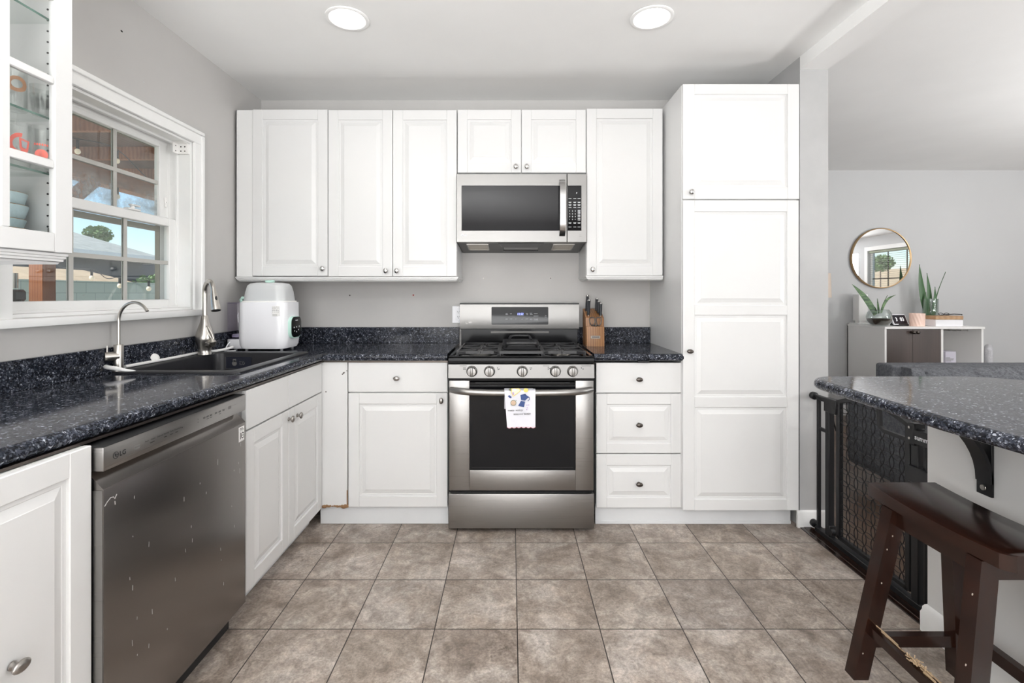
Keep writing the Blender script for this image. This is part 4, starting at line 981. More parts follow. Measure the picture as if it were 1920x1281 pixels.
# ================================================================== bottle steriliser
t = thing('bottle_steriliser', 'white bottle steriliser with frosted lid and dark touch panel in the worktop corner', 'steriliser', (-1.392, 2.760, .925), math.radians(-2))
L = dict(world=False)
b = MB(); b.loft([(.010, .115, .085, .05), (.013, .128, .098, .05), (.03, .136, .104, .05), (.07, .139, .107, .05), (.255, .137, .105, .05), (.272, .136, .104, .05)], q=8); b.build('body', M_white, t, **L)
b = MB(); b.loft([(.010, .05, .075, .03), (.02, .057, .083, .035), (.06, .058, .084, .035), (.064, .056, .082, .034)], c=(-.155, 0)); b.build('tank_base', M_white, t, **L)
b = MB(); b.loft([(.065, .045, .078, .03), (.262, .046, .080, .03)], c=(-.168, 0), cap1=False); b.loft([(.262, .048, .082, .03), (.270, .048, .082, .03), (.2705, .043, .077, .028), (.262, .043, .077, .028)], c=(-.168, 0), cap0=False, cap1=False); b.build('water_tank', M_tank, t, 'smoky violet see through water tank', **L)
b = MB(); b.loft([(.074, .030, .06, .02), (.086, .030, .06, .02), (.090, .026, .056, .02)], c=(-.166, 0)); b.build('tank_float', mat('violet_plastic', (.42, .40, .50), .3), t, **L)
b = MB(); b.tube([(-.150, -.02, .268), (-.158, -.02, .285), (-.150, -.02, .297), (-.125, -.02, .297)], [.009, .009, .009, .008], 10); b.build('tank_handle', M_mint, t, **L)
b = MB(); b.loft([(.2725, .128, .098, .05), (.279, .128, .098, .05), (.280, .122, .092, .05)]); rim = b.build('lid_rim', M_whitem, t, **L)
b = MB(); b.loft([(.280, .122, .092, .05), (.33, .116, .087, .05), (.365, .108, .080, .05), (.378, .098, .07, .05), (.384, .07, .045, .04)], q=8); lid = b.build('lid', M_frost, t, 'frosted lid', **L)
b = MB(); b.loft([(.384, .022, .014, .01), (.392, .026, .016, .01), (.398, .024, .014, .01)]); b.build('lid_handle', M_mint, lid, **L)
b = MB()
for k in range(16): b.box(-.09 + k * .012, -.0875 + k * .012, -.0915, -.089, .283, .297)
b.bm.free()
M = basis((.1385, 0, 0), (0, 1, 0), (1, 0, 0)); b = MB(M)
b.prism(rrpoly(-.062, .062, .066, .190, .036, 8), -.016, .012, .004, ax='y'); pb = b.build('panel_bezel', M_mint, t, **L)
b = MB(M); b.prism(rrpoly(-.056, .056, .072, .188, .032, 8), -.0185, -.012, .0015, ax='y'); tp = b.build('touch_panel', M_glassb, t, **L)
b = MB(M)
for u, v in ((-.030, .128), (0, .130), (.03, .131), (-.024, .108), (.022, .112), (0, .102)): b.ball((u, -.0187, v), .0042, .0003, .0042, 10, 6)
b.box(-.014, .014, -.0189, -.0185, .166, .170); b.build('panel_icon', M_lit, tp, **L)
M = basis((0, -.1085, 0), (1, 0, 0), (0, -1, 0)); b = MB(M)
b.box(.072, .112, .0005, .004, .195, .252); 
lab = b.build('info_label', M_whitem, t, **L)
b = MB(M); random.seed(5)
for r in range(7):
    for c in range(4):
        if r < 5: b.box(.074 + c * .0095, .074 + c * .0095 + random.uniform(.003, .007), -.0003, .0006, .246 - r * .007, .2475 - r * .007 + (.001 if r % 2 else 0))
for r in range(3): b.box(.074, .100, -.0003, .0006, .205 - r * .004, .2060 - r * .004)
b.build('label_print', M_inkg, lab, **L)
b = MB()
for x in (-.1, .1):
    for y in (-.06, .06): b.cyl((x, y, 0), (x, y, .012), .008, n=12)
b.cyl((-.17, -.05, 0), (-.17, -.05, .012), .008, n=12); b.build('foot', M_litdim, t, **L)
b = MB(); b.tube(smooth([(-1.535, 2.72, .985), (-1.560, 2.70, .985), (-1.582, 2.68, .968), (-1.585, 2.66, .945), (-1.575, 2.63, .931), (-1.52, 2.64, .930)]), .0035, 8)
tag(b.build('power_cord', M_white), 'thin white power cord looping beside the bottle steriliser tank', 'cord')

# ================================================================== knife block, knives, scissors
bx, by = .516, 2.985
t = thing('knife_block', 'wooden knife block holding knives and scissors on the short worktop', 'knife block', (bx, by, .925))
b = MB(); b.prism([(by - .055, .925), (by + .080, .925), (by + .080, 1.150), (by - .048, 1.098)], bx - .056, bx + .056, .003, ax='x'); kb = b.build('body', M_block, t)
b = MB(); b.prism([(by - .078, .925), (by - .0555, .925), (by - .0545, 1.045), (by - .072, 1.045)], bx - .054, bx + .054, .003, ax='x'); b.build('front_pocket', M_block, t)
b = MB(); b.box(bx - .030, bx + .027, by - .080, by - .0735, .972, .990, .002); pl = b.build('name_plate', M_nickel, t)
b = MB(); b.box(bx - .026, bx + .023, by - .0806, by - .0798, .975, .987); b.build('plate_inset', M_darkmetal, pl)
def knife(x, y, z, ln_, label):
    t = thing('kitchen_knife', label, 'knife', (x, y, z), group='knives in the wooden block')
    d = Vector((.10, .30, .95)).normalized(); p = Vector((x, y, z))
    def P(k): return p + d * ln_ * k
    b = MB(); b.tube([P(.0), P(.12), P(.45), P(.75), P(.90)], [.0125, .013, .0150, .0135, .014], 12, flat=.68, up=(1, 0, 0)); h = b.build('handle', mat('knife_handle', (.028, .030, .036), .35) if 'knife_handle' not in MAT else MAT['knife_handle'], t)
    b = MB(); b.tube([P(.90), P(.97), P(1.0)], [.0145, .0150, .012], 12, flat=.74, up=(1, 0, 0)); b.build('end_cap', M_chrome, h)
    b = MB(); b.box(-.0012, .0012, -.010, .010, -.035, .004); bl = b.build('blade', M_nickel, t, world=False); bl.rotation_euler = (math.radians(-18), math.radians(6), 0)
knife(bx - .036, by + .045, 1.135, .105, 'rear knife on the range side of the wooden block with the highest handle')
knife(bx - .036, by - .018, 1.112, .100, 'front knife on the range side of the wooden block with a bright steel cap')
knife(bx + .026, by + .05, 1.137, .080, 'rearmost of the three knives on the pantry side of the wooden block')
knife(bx + .032, by + .015, 1.123, .078, 'middle of the three knives on the pantry side of the wooden block')
knife(bx + .038, by - .022, 1.109, .080, 'front of the three knives on the pantry side of the wooden block')
t = thing('kitchen_scissors', 'dark handled kitchen scissors hanging in the front of the knife block', 'scissors', (bx, by - .06, 1.05))
for s_ in (-1, 1):
    b = MB(); c = Vector((bx + s_ * .0195, by - .066, 1.080)); b.tube([c + Vector((.0165 * math.cos(a), .004 * math.sin(a), .025 * math.sin(a) - s_ * .0 + .004 * math.cos(2 * a))) for a in [2 * PI * k / 24 for k in range(24)]], .0036, 8, loop=True); b.tube([c + Vector((-s_ * .006, 0, -.021)), Vector((bx, by - .064, 1.044))], [.005, .006], 8); b.build('handle_loop', M_darkmetal, t)
b = MB(); b.box(bx - .008, bx + .008, by - .0655, by - .0625, 1.0, 1.05, .001); b.build('blade', M_nickel, t)

# ================================================================== griddle on the range
t = thing('griddle', 'black cast iron griddle with loop handles over the centre burner', 'griddle', (gc, 2.765, .940))
zg = .940; b = MB()
gx_, gw_, gd_ = gc + .003, .102, .185
b.loft([(zg, gw_ - .008, gd_ - .008, .02), (zg + .004, gw_ - .002, gd_ - .002, .022), (zg + .024, gw_ + .003, gd_ + .003, .025), (zg + .026, gw_ + .001, gd_ + .001, .024), (zg + .010, gw_ - .010, gd_ - .010, .02), (zg + .008, gw_ - .016, gd_ - .016, .02)], c=(gx_, 2.765), cap0=True)
b.build('plate', M_iron, t)
for s_ in (-1, 1):
    y0 = 2.765 + s_ * gd_; b = MB(); w = .082 if s_ < 0 else .066
    pts = smooth([(gx_ - w, y0 - s_ * .004, zg + .021), (gx_ - w + .004, y0 + s_ * .022, zg + .034), (gx_ - w * .66, y0 + s_ * .042, zg + .042), (gx_ + w * .66, y0 + s_ * .042, zg + .042), (gx_ + w - .004, y0 + s_ * .022, zg + .034), (gx_ + w, y0 - s_ * .004, zg + .021)], 5)
    b.tube(pts, .0085, 10); b.build('handle', M_iron, t)

# ================================================================== tea towel on the oven handle
t = thing('tea_towel', 'white printed tea towel with scalloped pink hem hanging on the oven handle', 'towel', (wx(974, 2.43), 2.428, .60))
tu0, tu1 = wx(945.5, 2.425), wx(1003.5, 2.425); yf = 2.404
b = MB()
def tw(u, v):      # v: 0 hem .. 1 fold over the handle
    z0 = wz(800.5, 2.42); zt = .7625
    x = tu0 + (tu1 - tu0) * u; taper = (1 - v)
    x += taper * .015 * (1 - u)
    z = z0 + (zt - z0) * v
    if v < .001: z -= .0055 * abs(math.sin(PI * 6 * u)) - .0035
    y = yf - .003 * math.sin(7 * u + 1) * (1 - v) + .004 * u * (1 - v) + (.020 if v > .97 else 0) * (v - .97) / .03
    return (x, y, z)
b.grid(tw, 48, 30)
def tb(u, v):
    z = wz(769, 2.44) + (.7625 - wz(769, 2.44)) * v
    return (tu0 - .000 + (tu1 - tu0 - .01) * u, 2.464 - .012 * v if v < .9 else 2.464 - .012 * v - .018 * (v - .9) / .1, z)
b.grid(tb, 20, 16)
cl = b.build('cloth', paint('tea_towel_cotton', (.80, .80, .86), .85, .02, .2, 30, 500), t)
md_ = cl.modifiers.new('thickness', 'SOLIDIFY'); md_.thickness = .0016; md_.offset = 0
M = basis((0, yf - .0062, 0), (1, 0, 0), (0, -1, 0))
def tp_(px, py): return (wx(px, 2.415), wz(py, 2.415))
def blob(b, pts, mi=0, n=0.0): b._add([(tp_(px, py)[0], n, tp_(px, py)[1]) for px, py in pts], [tuple(range(len(pts)))], mi)
Z8 = lambda x, y: (930 + x / 11.64, 710 + y / 11.64)
navy = mat('navy_print', (.035, .07, .22), .6); tan = mat('tan_print', (.62, .45, .33), .6); yel = mat('yellow_print', (.85, .68, .18), .6); pink = mat('pink_print', (.80, .35, .42), .6); grn = mat('olive_print', (.16, .18, .10), .6); cream = mat('cream_print', (.85, .78, .62), .6); lilac = mat('lilac_print', (.5, .36, .62), .6)
b = MB(M)
blob(b, [Z8(*p) for p in ((530, 345), (620, 320), (735, 395), (700, 400), (632, 465), (545, 450))]); blob(b, [Z8(*p) for p in ((543, 470), (632, 492), (607, 605), (482, 580))]); blob(b, [Z8(*p) for p in ((615, 335), (630, 315), (652, 330), (640, 350))])
b.bar([(tp_(*Z8(*p))[0], 0, tp_(*Z8(*p))[1]) for p in ((680, 385), (725, 400), (728, 440), (690, 475))], .0032, .0004, up=(0, 1, 0))
b.build('coffee_pot_print', navy, cl)
b = MB(M); blob(b, [Z8(*p) for p in ((258, 370), (285, 345), (320, 365), (342, 390), (325, 418), (290, 400))]); b.build('berry_print', navy, cl)
b = MB(M); cxy = (378, 515); blob(b, [Z8(cxy[0] + 62 * math.cos(a), cxy[1] + 62 * math.sin(a)) for a in [k * PI / 10 for k in range(20)]], 1); blob(b, [Z8(cxy[0] + 52 * math.cos(a), cxy[1] + 52 * math.sin(a)) for a in [k * PI / 10 for k in range(20)]], 0, -.0003); b.bar([(tp_(*Z8(*p))[0], 0, tp_(*Z8(*p))[1]) for p in ((425, 475), (448, 455))], .002, .0004, mi=1, up=(0, 1, 0)); b.build('skillet_print', [tan, grn], cl)
b = MB(M); blob(b, [Z8(650 + 52 * math.cos(a), 240 + 45 * math.sin(a)) for a in [k * PI / 10 for k in range(20)]]); b.build('lemon_print', yel, cl)
b = MB(M); blob(b, [Z8(*p) for p in ((335, 200), (500, 195), (545, 250), (375, 382), (330, 290))], 0); blob(b, [Z8(*p) for p in ((350, 215), (490, 205), (525, 250), (380, 360), (345, 285))], 1, -.0003); blob(b, [Z8(400 + 50 * math.cos(a), 228 + 26 * math.sin(a)) for a in [k * PI / 8 for k in range(16)]], 2, -.0006); blob(b, [Z8(*p) for p in ((350, 290), (385, 275), (400, 335), (375, 345))], 3, -.0006); blob(b, [Z8(*p) for p in ((275, 235), (300, 195), (335, 200), (330, 265))], 4, -.0006); b.build('toast_print', [yel, cream, MAT['white_matte_plastic'], lilac, grn], cl)
b = MB(M)
for p in ((672, 562), (712, 560), (676, 622), (668, 658)): blob(b, [Z8(p[0] + 11 * math.cos(a), p[1] + 13 * math.sin(a)) for a in [k * PI / 4 for k in range(8)]])
b.build('bean_print', lilac, cl)
b = MB(M)
def tt(s_, x, y, size, **k): q = tp_(*Z8(x, y)); b.text(s_, size, q[0], q[1], 0, **k)
tt('WAKEY', 258, 697, .0096, bold=.0002); tt('wakey', 420, 690, .0145, shear=.35); tt('EGGS', 385, 778, .0102, bold=.0002); tt('and', 500, 772, .0140, shear=.35); tt('BAKEY', 612, 770, .0112, bold=.0002)
b.build('lettering', M_ink, cl)
b = MB()
pts = []
for k in range(97):
    u = k / 96; p = Vector(tw(u, 0)); pts.append(p)
b.tube(pts, .0014, 6); b.build('pink_hem', pink, cl)

# ================================================================== outlet and wall marks
ox0, ox1, oz0, oz1 = wx(848, 3.128), wx(871, 3.128), wz(606, 3.128), wz(574, 3.128)
t = thing('wall_outlet', 'white double socket outlet partly behind the range backguard', 'outlet', ((ox0 + ox1) / 2, YB, oz0))
b = MB(); b.box(ox0, ox1, YB - .006, YB, oz0, oz1, .002); b.build('cover_plate', M_white, t)
M = basis(((ox0 + ox1) / 2, YB - .0062, 0), (1, 0, 0), (0, -1, 0))
b = MB(M); b.box(-.017, .017, -.0012, 0, oz0 + .021, oz1 - .021, .0005); rc = b.build('receptacle', M_white, t)
b = MB(M)
for zc_ in ((oz0 + oz1) / 2 + .0165, (oz0 + oz1) / 2 - .0165):
    b.box(-.0065, -.0045, -.0016, 0, zc_ - .001, zc_ + .0075); b.box(.0045, .0065, -.0016, 0, zc_ + .0005, zc_ + .0075); b.cyl((0, -.0016, zc_ - .0055), (0, 0, zc_ - .0055), .0024, n=10)
b.build('slot', M_ink, rc)
b = MB(M); b.cyl((0, -.0008, oz0 + .010), (0, 0, oz0 + .010), .0025, n=10); b.cyl((0, -.0008, oz1 - .010), (0, 0, oz1 - .010), .0025, n=10); b.build('screw', M_nickel, t)
for px, py, m_, lb in ((656, 554, M_ink, 'small black wall anchor hole in the back wall nearest the bottle steriliser'), (775, 553.5, M_red, 'small reddish wall anchor under the wide two door wall cabinet'), (907, 523, M_ink, 'small dark screw in the back wall nearer the outlet below the microwave'), (1032, 522, M_ink, 'small dark screw in the back wall nearer the knife block below the microwave')):
    c = at(px, py, 3.129); b = MB(); b.lathe([(.0052, -.0015), (.0052, 0)], c, 'y', 14); b.lathe([(.0035, -.0022), (.0035, -.001)], c, 'y', 12, 1); tag(b.build('wall_anchor', [M_pewter if m_ is M_ink else M_red, M_ink]), lb, 'wall anchor', 'old fixing points on the back wall')
for px, py in ((228, 58.5), (269, 154)):
    xx = XL; yy = XL * F / (px - CX); b = MB(); s_ = 1.0 if py < 100 else .6; b.ball((XL + .0005, yy, wz(py, yy)), .001, .006 * s_, .004 * s_, 10, 6); tag(b.build('wall_mark', M_gap if py < 100 else M_toe), 'small dark chip in the wall paint high above the window' if py < 100 else 'faint small dent in the wall just above the window casing', 'wall mark')

# ================================================================== things in the glass cabinet
def glassy(name, label, cat, x, y, z, prof, m, grp=None):
    t = thing(name, label, cat, (x, y, z), group=grp)
    b = MB(); b.lathe([(r, z + h) for r, h in prof], (x, y, 0), n=28, cap1=False, cap0=True); b.build('glass', m, t); return t
XI = -1.47
M_bowl = paint('pale_blue_stoneware', (.50, .64, .68), .3, .06, .5, 60, 120)
zb = gz0 + .019
bowls = (('top', .078), ('second', .080), ('third', .075), ('bottom', .076))
for k in range(4):
    z = zb + [0, .030, .056, .094][k]; rr = [.076, .075, .080, .078][k]; h = [.046, .042, .055, .052][k]
    lb = ['bottom pale blue bowl of the stack in the glass cabinet', 'second lowest pale blue bowl of the stack in the glass cabinet', 'second highest pale blue bowl of the stack in the glass cabinet', 'topmost pale blue bowl of the stack in the glass cabinet'][k]
    t = thing('bowl', lb, 'bowl', (-1.445, 1.322, z), group='stacked pale blue bowls')
    b = MB(); b.lathe([(.035, z), (.052, z + .004), (rr * .90, z + h * .45), (rr, z + h), (rr - .004, z + h), (rr * .86, z + h * .48), (.045, z + .010), (0, z + .009)], (-1.445, 1.322, 0), n=36); bw = b.build('shell', M_bowl, t)
    b = MB(); b.lathe([(rr - .0045, z + h - .0003), (rr - .002, z + h + .0015), (rr + .0005, z + h - .0003)], (-1.445, 1.322, 0), n=36, cap0=False, cap1=False); b.build('rim', M_boxwood, t, 'thin tan rim')
jar = [(.0225, 0), (.0255, .003), (.0255, .10), (.0265, .112), (.0265, .128), (.0250, .128), (.0238, .112), (.0235, .006), (0, .005)]
JR = .0268
zs = SHELF[0] + .0065
def jp(t_, v, r=JR): a = th + t_; return c0 + Vector((r * math.cos(a), r * math.sin(a), v))
t = glassy('jar_glass', 'clear glass printed with a red arched badge in the glass cabinet', 'glass', -1.386, 1.345, zs, jar, M_jar, 'glasses in the cabinet')
c0 = Vector((-1.386, 1.345, zs)); th = math.radians(-45); b = MB()
for k in range(12):
    a, a2 = math.radians(80 + k * 17), math.radians(80 + (k + 1) * 17)
    b.rings([[jp(.15 + .95 * math.cos(x), .066 + .030 * math.sin(x)) for x in (a, a2)] + [jp(.15 + .95 * math.cos(x) * .62, .066 + .030 * math.sin(x) * .62) for x in (a2, a)]], cap0=False)
b.build('red_badge', M_red, t)
b = MB(); b.rings([[jp(.05, .084), jp(.95, .078), jp(.8, .050), jp(.5, .034), jp(.1, .054)]], cap0=False); b.rings([[jp(.22, .076, JR + .0004), jp(.72, .073, JR + .0004), jp(.60, .054, JR + .0004), jp(.28, .058, JR + .0004)]], mi=1, cap0=False)
b.build('badge_figure', [M_red, M_litdim], t)
t = glassy('jar_glass', 'clear glass printed with a red disc behind the badge glass in the cabinet', 'glass', -1.354, 1.378, zs, jar, M_jar, 'glasses in the cabinet')
c0 = Vector((-1.354, 1.378, zs)); b = MB(); b.rings([[jp(.55 * math.cos(a), .045 + .0150 * math.sin(a)) for a in [2 * PI * k / 18 for k in range(18)]]], cap0=False)
for k in range(6): b.rings([[jp(-.6 + k * .2, .070), jp(-.46 + k * .2, .070), jp(-.46 + k * .2, .076), jp(-.6 + k * .2, .076)]], cap0=False)
b.build('red_disc', M_red, t)
zs = SHELF[1] + .0065
t = glassy('jar_glass', 'clear glass printed with a brown ring on the upper shelf of the glass cabinet', 'glass', -1.392, 1.342, zs, jar, M_jar, 'glasses in the cabinet')
c0 = Vector((-1.392, 1.342, zs)); b = MB()
for k in range(16):
    a, a2 = 2 * PI * k / 16, 2 * PI * (k + 1) / 16
    b.rings([[jp(.15 + .85 * math.cos(a), .070 + .022 * math.sin(a)), jp(.15 + .85 * math.cos(a2), .070 + .022 * math.sin(a2)), jp(.15 + .45 * math.cos(a2), .070 + .012 * math.sin(a2)), jp(.15 + .45 * math.cos(a), .070 + .012 * math.sin(a))]], cap0=False)
b.build('brown_ring', mat('brown_print', (.42, .22, .12), .5), t)
tum = [(.022, 0), (.026, .045), (.027, .058), (.0255, .058), (.024, .045), (.020, .005), (0, .005)]
for k in (0, 1): glassy('tumbler', 'lower clear tumbler of the stacked pair on the upper shelf' if k == 0 else 'upper clear tumbler of the stacked pair on the upper shelf', 'glass', -1.354, 1.380, zs + k * .026, tum, M_jar, 'glasses in the cabinet')
# ================================================================== peninsula worktop
def arc(cx, cy, r, a0, a1, n=8): return [(cx + r * math.cos(a0 + (a1 - a0) * k / n), cy + r * math.sin(a0 + (a1 - a0) * k / n)) for k in range(n + 1)]
PX0, PX1, PY1, PY0 = 1.142, 1.95, 1.853, .12
path = [(PX0 + .05, PY0), (PX0 + .012, .9), (PX0 - .012, 1.25), (PX0 + .002, 1.60)] + arc(PX0 + .098, PY1 - .088, .085, PI, PI / 2, 8) + [(1.70, PY1 - .003)] + arc(PX1 - .24, PY1 - .24, .24, PI / 2, 0, 10)[1:] + [(PX1, PY0)]
# shift inwards by the bullnose radius happens in the sweep (outward offset)
b = MB(); n = len(path); cos = [(x, y, ZT) for x, y in path] + [(x, y, ZB) for x, y in path]
b._add(cos, [tuple(range(n)), tuple(range(2 * n - 1, n - 1, -1)), (n - 1, 0, n, 2 * n - 1)]); b.sweep([(x, y) for x, y in path][::-1][::-1], [(-o, z) for o, z in pf])
tag(b.build('worktop', M_granite), 'dark granite peninsula worktop with rounded corners over the half wall', 'worktop')
# bracket under the overhang
t = thing('worktop_bracket', 'black curved steel bracket on the half wall under the peninsula worktop', 'bracket', (1.52, 1.537, .60))
b = MB(); b.box(1.521, 1.5295, 1.512, 1.562, .598, .884, .001); b.build('wall_plate', M_gate, t)
b = MB(); b.box(1.20, 1.528, 1.512, 1.562, .877, .886, .001); b.build('top_plate', M_gate, t)
b = MB(); pts = [(1.523 - .27 * (1 - math.cos(a)), 1.537, .640 + .238 * math.sin(a)) for a in [PI / 2 * k / 12 for k in range(13)]]; b.bar(pts, .050, .010, up=(1, 0, 0)); b.build('curved_brace', M_gate, t)
b = MB(); b.lathe([(.0085, -.004), (.0075, -.0015), (.0085, 0)], (1.520, 1.537, .622), 'x', 16); b.build('screw', M_nickel, t)

# ================================================================== saddle stool
t = thing('bar_stool', 'dark brown wooden saddle stool with a splintered foot rail in front of the half wall', 'stool', (1.33, 1.39, 0))
sx0, sx1, ya, yb_, zt = 1.213, 1.443, 1.165, 1.622, .602
b = MB()
def sec(v):
    y = ya + (yb_ - ya) * v; dip = .011 * (1 - (2 * v - 1) ** 2); e = min(v, 1 - v) * (yb_ - ya); c = max(0, .022 - e) if v < .5 else 0
    return [(x, y, z) for x, z in ((sx0 + c, zt - dip), (sx0 + c + .004, zt - dip + .003), (sx1 - c - .004, zt - dip + .003), (sx1 - c, zt - dip), (sx1 - c, zt - .040 - dip * .55), (sx0 + c, zt - .040 - dip * .55))]
b.rings([sec(v) for v in (0, .02, .05, .1, .2, .3, .4, .5, .6, .7, .8, .9, 1)]); seat = b.build('seat', M_stool, t)
b = MB()
for x in (sx0 + .022, sx1 - .022): b.box(x - .009, x + .009, ya + .09, yb_ - .07, .505, zt - .04)
b.box(sx0 + .02, sx1 - .02, yb_ - .10, yb_ - .08, .505, .562); b.box(sx0 + .02, sx1 - .02, ya + .07, ya + .09, .505, .562); b.build('apron', M_stool, t)
LG_ = {}
for nx in (0, 1):
    for ny in (0, 1):
        top = Vector((1.235 if nx == 0 else 1.420, 1.25 if ny == 0 else 1.538, zt - .046)); bot = Vector((1.128 if nx == 0 else 1.462, 1.195 if ny == 0 else 1.560, 0)); LG_[nx, ny] = (top, bot)
        w = .025; b = MB(); hx, hy = .024, .021
        b.rings([[(p.x - hx, p.y - hy, z), (p.x + hx, p.y - hy, z), (p.x + hx, p.y + hy, z), (p.x - hx, p.y + hy, z)] for p, z in ((bot, 0.0), (top, top.z))]); b.build('leg', M_stool, t)
def on(k, z): a, c = LG_[k]; return c + (a - c) * (z / a.z)
def rail(a, c, w=.024, h=.036, n='stretcher', m=None):
    b = MB(); b.bar([a, c], w, h); return b.build(n, m or M_stool, t)
rail(on((0, 1), .120), on((1, 1), .120)); rail(on((1, 0), .165), on((1, 1), .165)); rail(on((0, 0), .120), on((1, 0), .120))
br = rail(on((0, 0), .165), on((0, 1), .165), .024, .030)
b = MB(); A, B = on((0, 0), .182), on((0, 1), .182); random.seed(4)
for k in range(7):
    u0 = random.uniform(.12, .8); u1 = min(.985, u0 + random.uniform(.12, .34)); dx = random.uniform(-.008, .012)
    b.bar([A.lerp(B, u0) + Vector((dx, 0, .000)), A.lerp(B, (u0 + u1) / 2) + Vector((dx - .001, 0, .0015)), A.lerp(B, u1) + Vector((dx, 0, -.001))], random.uniform(.0015, .004), .003)
for k in range(40):
    u = random.gauss(.47, .045); p = A.lerp(B, u) + Vector((random.uniform(-.008, .012), 0, random.uniform(0, .004))); d = Vector((random.uniform(-.006, .006), random.uniform(-.016, .016), random.uniform(0, .007))); b.bar([p, p + d], .0025, .002)
b.build('splintered_top', M_raw, br, 'bare splintered wood')
M_chip = mat('pale_chip', (.42, .36, .30), .7)
for (k, z, l) in (((0, 0), .47, .03), ((0, 0), .30, .02)):
    b = MB(); p = on(k, z) + Vector((-.0245, -.006, 0)); b.bar([p, p + Vector((0, .006, -l))], .003, .0012, up=(1, 0, 0)); b.build('chip_mark', M_chip, t, 'pale chip in the finish')
for k in range(4):
    b = MB(); z = random.uniform(.05, .52); p = on((0, 1), z) + Vector((random.uniform(-.02, .02), -.0213, 0)); b.ball(p, .0022, .0006, .003, 6, 4); b.build('chip_mark', M_chip, t, 'pale chip in the finish')

# ================================================================== safety gate
XG_ = 1.606
t = thing('safety_gate', 'black metal safety gate with ringed lattice between the column and the half wall', 'gate', (XG_, 2.15, 0))
def gz(py, y): return H - (py - CY) * y / F
M = basis((XG_, 0, 0), (0, -1, 0), (-1, 0, 0))       # local x runs towards the camera (-y)
Yf, Yn = 2.505, 1.80
zt_ = .705
b = MB(); b.box(XG_ - .016, XG_ + .016, Yn - .02, Yf, .004, .030, .003); b.build('bottom_bar', M_gate, t)
def post(y, w, z0, z1, nm='upright', d=.022): 
    b = MB(); b.box(XG_ - d / 2, XG_ + d / 2, y - w / 2, y + w / 2, z0, z1, .002); return b.build(nm, M_gate, t)
post(2.492, .016, .028, zt_, d=.016); post(2.408, .030, .028, zt_ + .004, d=.028); post(1.885, .034, .028, .716, d=.03); post(1.848, .014, .028, .705, d=.016)
b = MB(); b.box(XG_ - .012, XG_ + .012, 2.33, 2.502, zt_ - .012, zt_ + .010, .002); b.box(XG_ - .017, XG_ + .017, 2.34, 2.43, zt_ - .055, zt_ + .014, .003); b.build('top_catch', M_gate, t); b = MB(); b.bar([(XG_, 2.492, .545), (XG_, 2.408, .545)], .012, .016); b.build('cross_bar', M_gate, t)
for z in (.03, zt_): 
    b = MB(); b.tube([(XG_, 2.498, z), (XG_, 2.53, z)], .005, 10); b.lathe([(.014, 2.520), (.020, 2.524), (.020, 2.542), (.014, 2.5515)], (XG_, 0, z), 'y', 20); bu = b.build('wall_bumper', M_gate, t)
for z in (.05, .66):
    b = MB(); b.tube([(XG_, 1.843, z), (XG_, 1.78, z)], .005, 10); b.lathe([(.020, 1.7575), (.020, 1.776), (.012, 1.78)], (XG_, 0, z), 'y', 20); b.build('wall_bumper', M_gate, t)
# swinging panel
q0, q1 = 1.925, 2.335                    # near, far
def arch(y): u = (y - q0) / (q1 - q0); return .722 + .045 * math.sin(PI * min(1, max(0, u))) ** .9
b = MB()
for y in (q0, q1): b.box(XG_ - .011, XG_ + .011, y - .012, y + .012, .05, .725, .002)
b.bar([(XG_, q0 + (q1 - q0) * k / 16, arch(q0 + (q1 - q0) * k / 16) - .006) for k in range(17)], .022, .018); b.box(XG_ - .011, XG_ + .011, q0, q1, .046, .066, .002); pn = b.build('panel_frame', M_gate, t)
b = MB(); d = .058; R0 = d * .7071
def inside(y, z):
    return q0 + .010 < y < q1 - .010 and .062 < z < arch(y) - .012 and not (q0 - .1 < y < q0 + .155 and z > .655)
ny_, nz_ = int((q1 - q0) / d) + 2, 14
for i in range(-1, ny_ + 1):
    for j in range(-1, nz_):
        for off in (0,):
            cy, cz = q0 + .012 + i * d * .9 + 0, .07 + j * d
            run = []
            for k in range(33):
                a = 2 * PI * k / 32; y, z = cy + R0 * .93 * math.cos(a), cz + R0 * .98 * math.sin(a)
                if inside(y, z): run.append((XG_, y, z))
                else:
                    if len(run) > 1: b.tube(run, .0016, 5, flat=1.5, up=(1, 0, 0))
                    run = []
            if len(run) > 1: b.tube(run, .0016, 5, flat=1.5, up=(1, 0, 0))
b.build('lattice', M_gate, pn)
b = MB(); b.bar([(XG_, q0 + .01, .655), (XG_, q0 + .13, .655), (XG_, q0 + .155, .67), (XG_, q0 + .16, arch(q0 + .16) - .01)], .016, .014, up=(1, 0, 0)); b.build('hand_grip', M_gate, pn)
b = MB(); b.box(XG_ - .024, XG_ + .02, 1.872, 1.905, .648, .735, .003); b.box(XG_ - .024, XG_ + .02, 1.80, 1.88, .655, .712, .003); la = b.build('latch', M_gate, t)
b = MB(); b.box(XG_ - .026, XG_ + .016, 1.80, 1.905, .50, .565, .003); b.build('latch', M_gate, t)
b = MB()
for y, z in ((1.898, .715), (1.898, .672)): b.lathe([(.005, -.026), (.005, -.02)], (XG_, y, z), 'x', 12)
b.build('screw', M_pewter, la)
Mx = basis((XG_ - .0245, 0, 0), (0, -1, 0), (-1, 0, 0)); b = MB(Mx); b.text('summ', .026, -1.872, .676, bold=.0006); b.build('lettering', M_lit, la)
b = MB(); b.box(XG_ - .018, XG_ + .018, 2.385, 2.40, .03, .085, .003); b.cyl((XG_ - .02, 2.375, .06), (XG_ + .0, 2.375, .06), .016, n=16); b.build('hinge', M_gate, t)

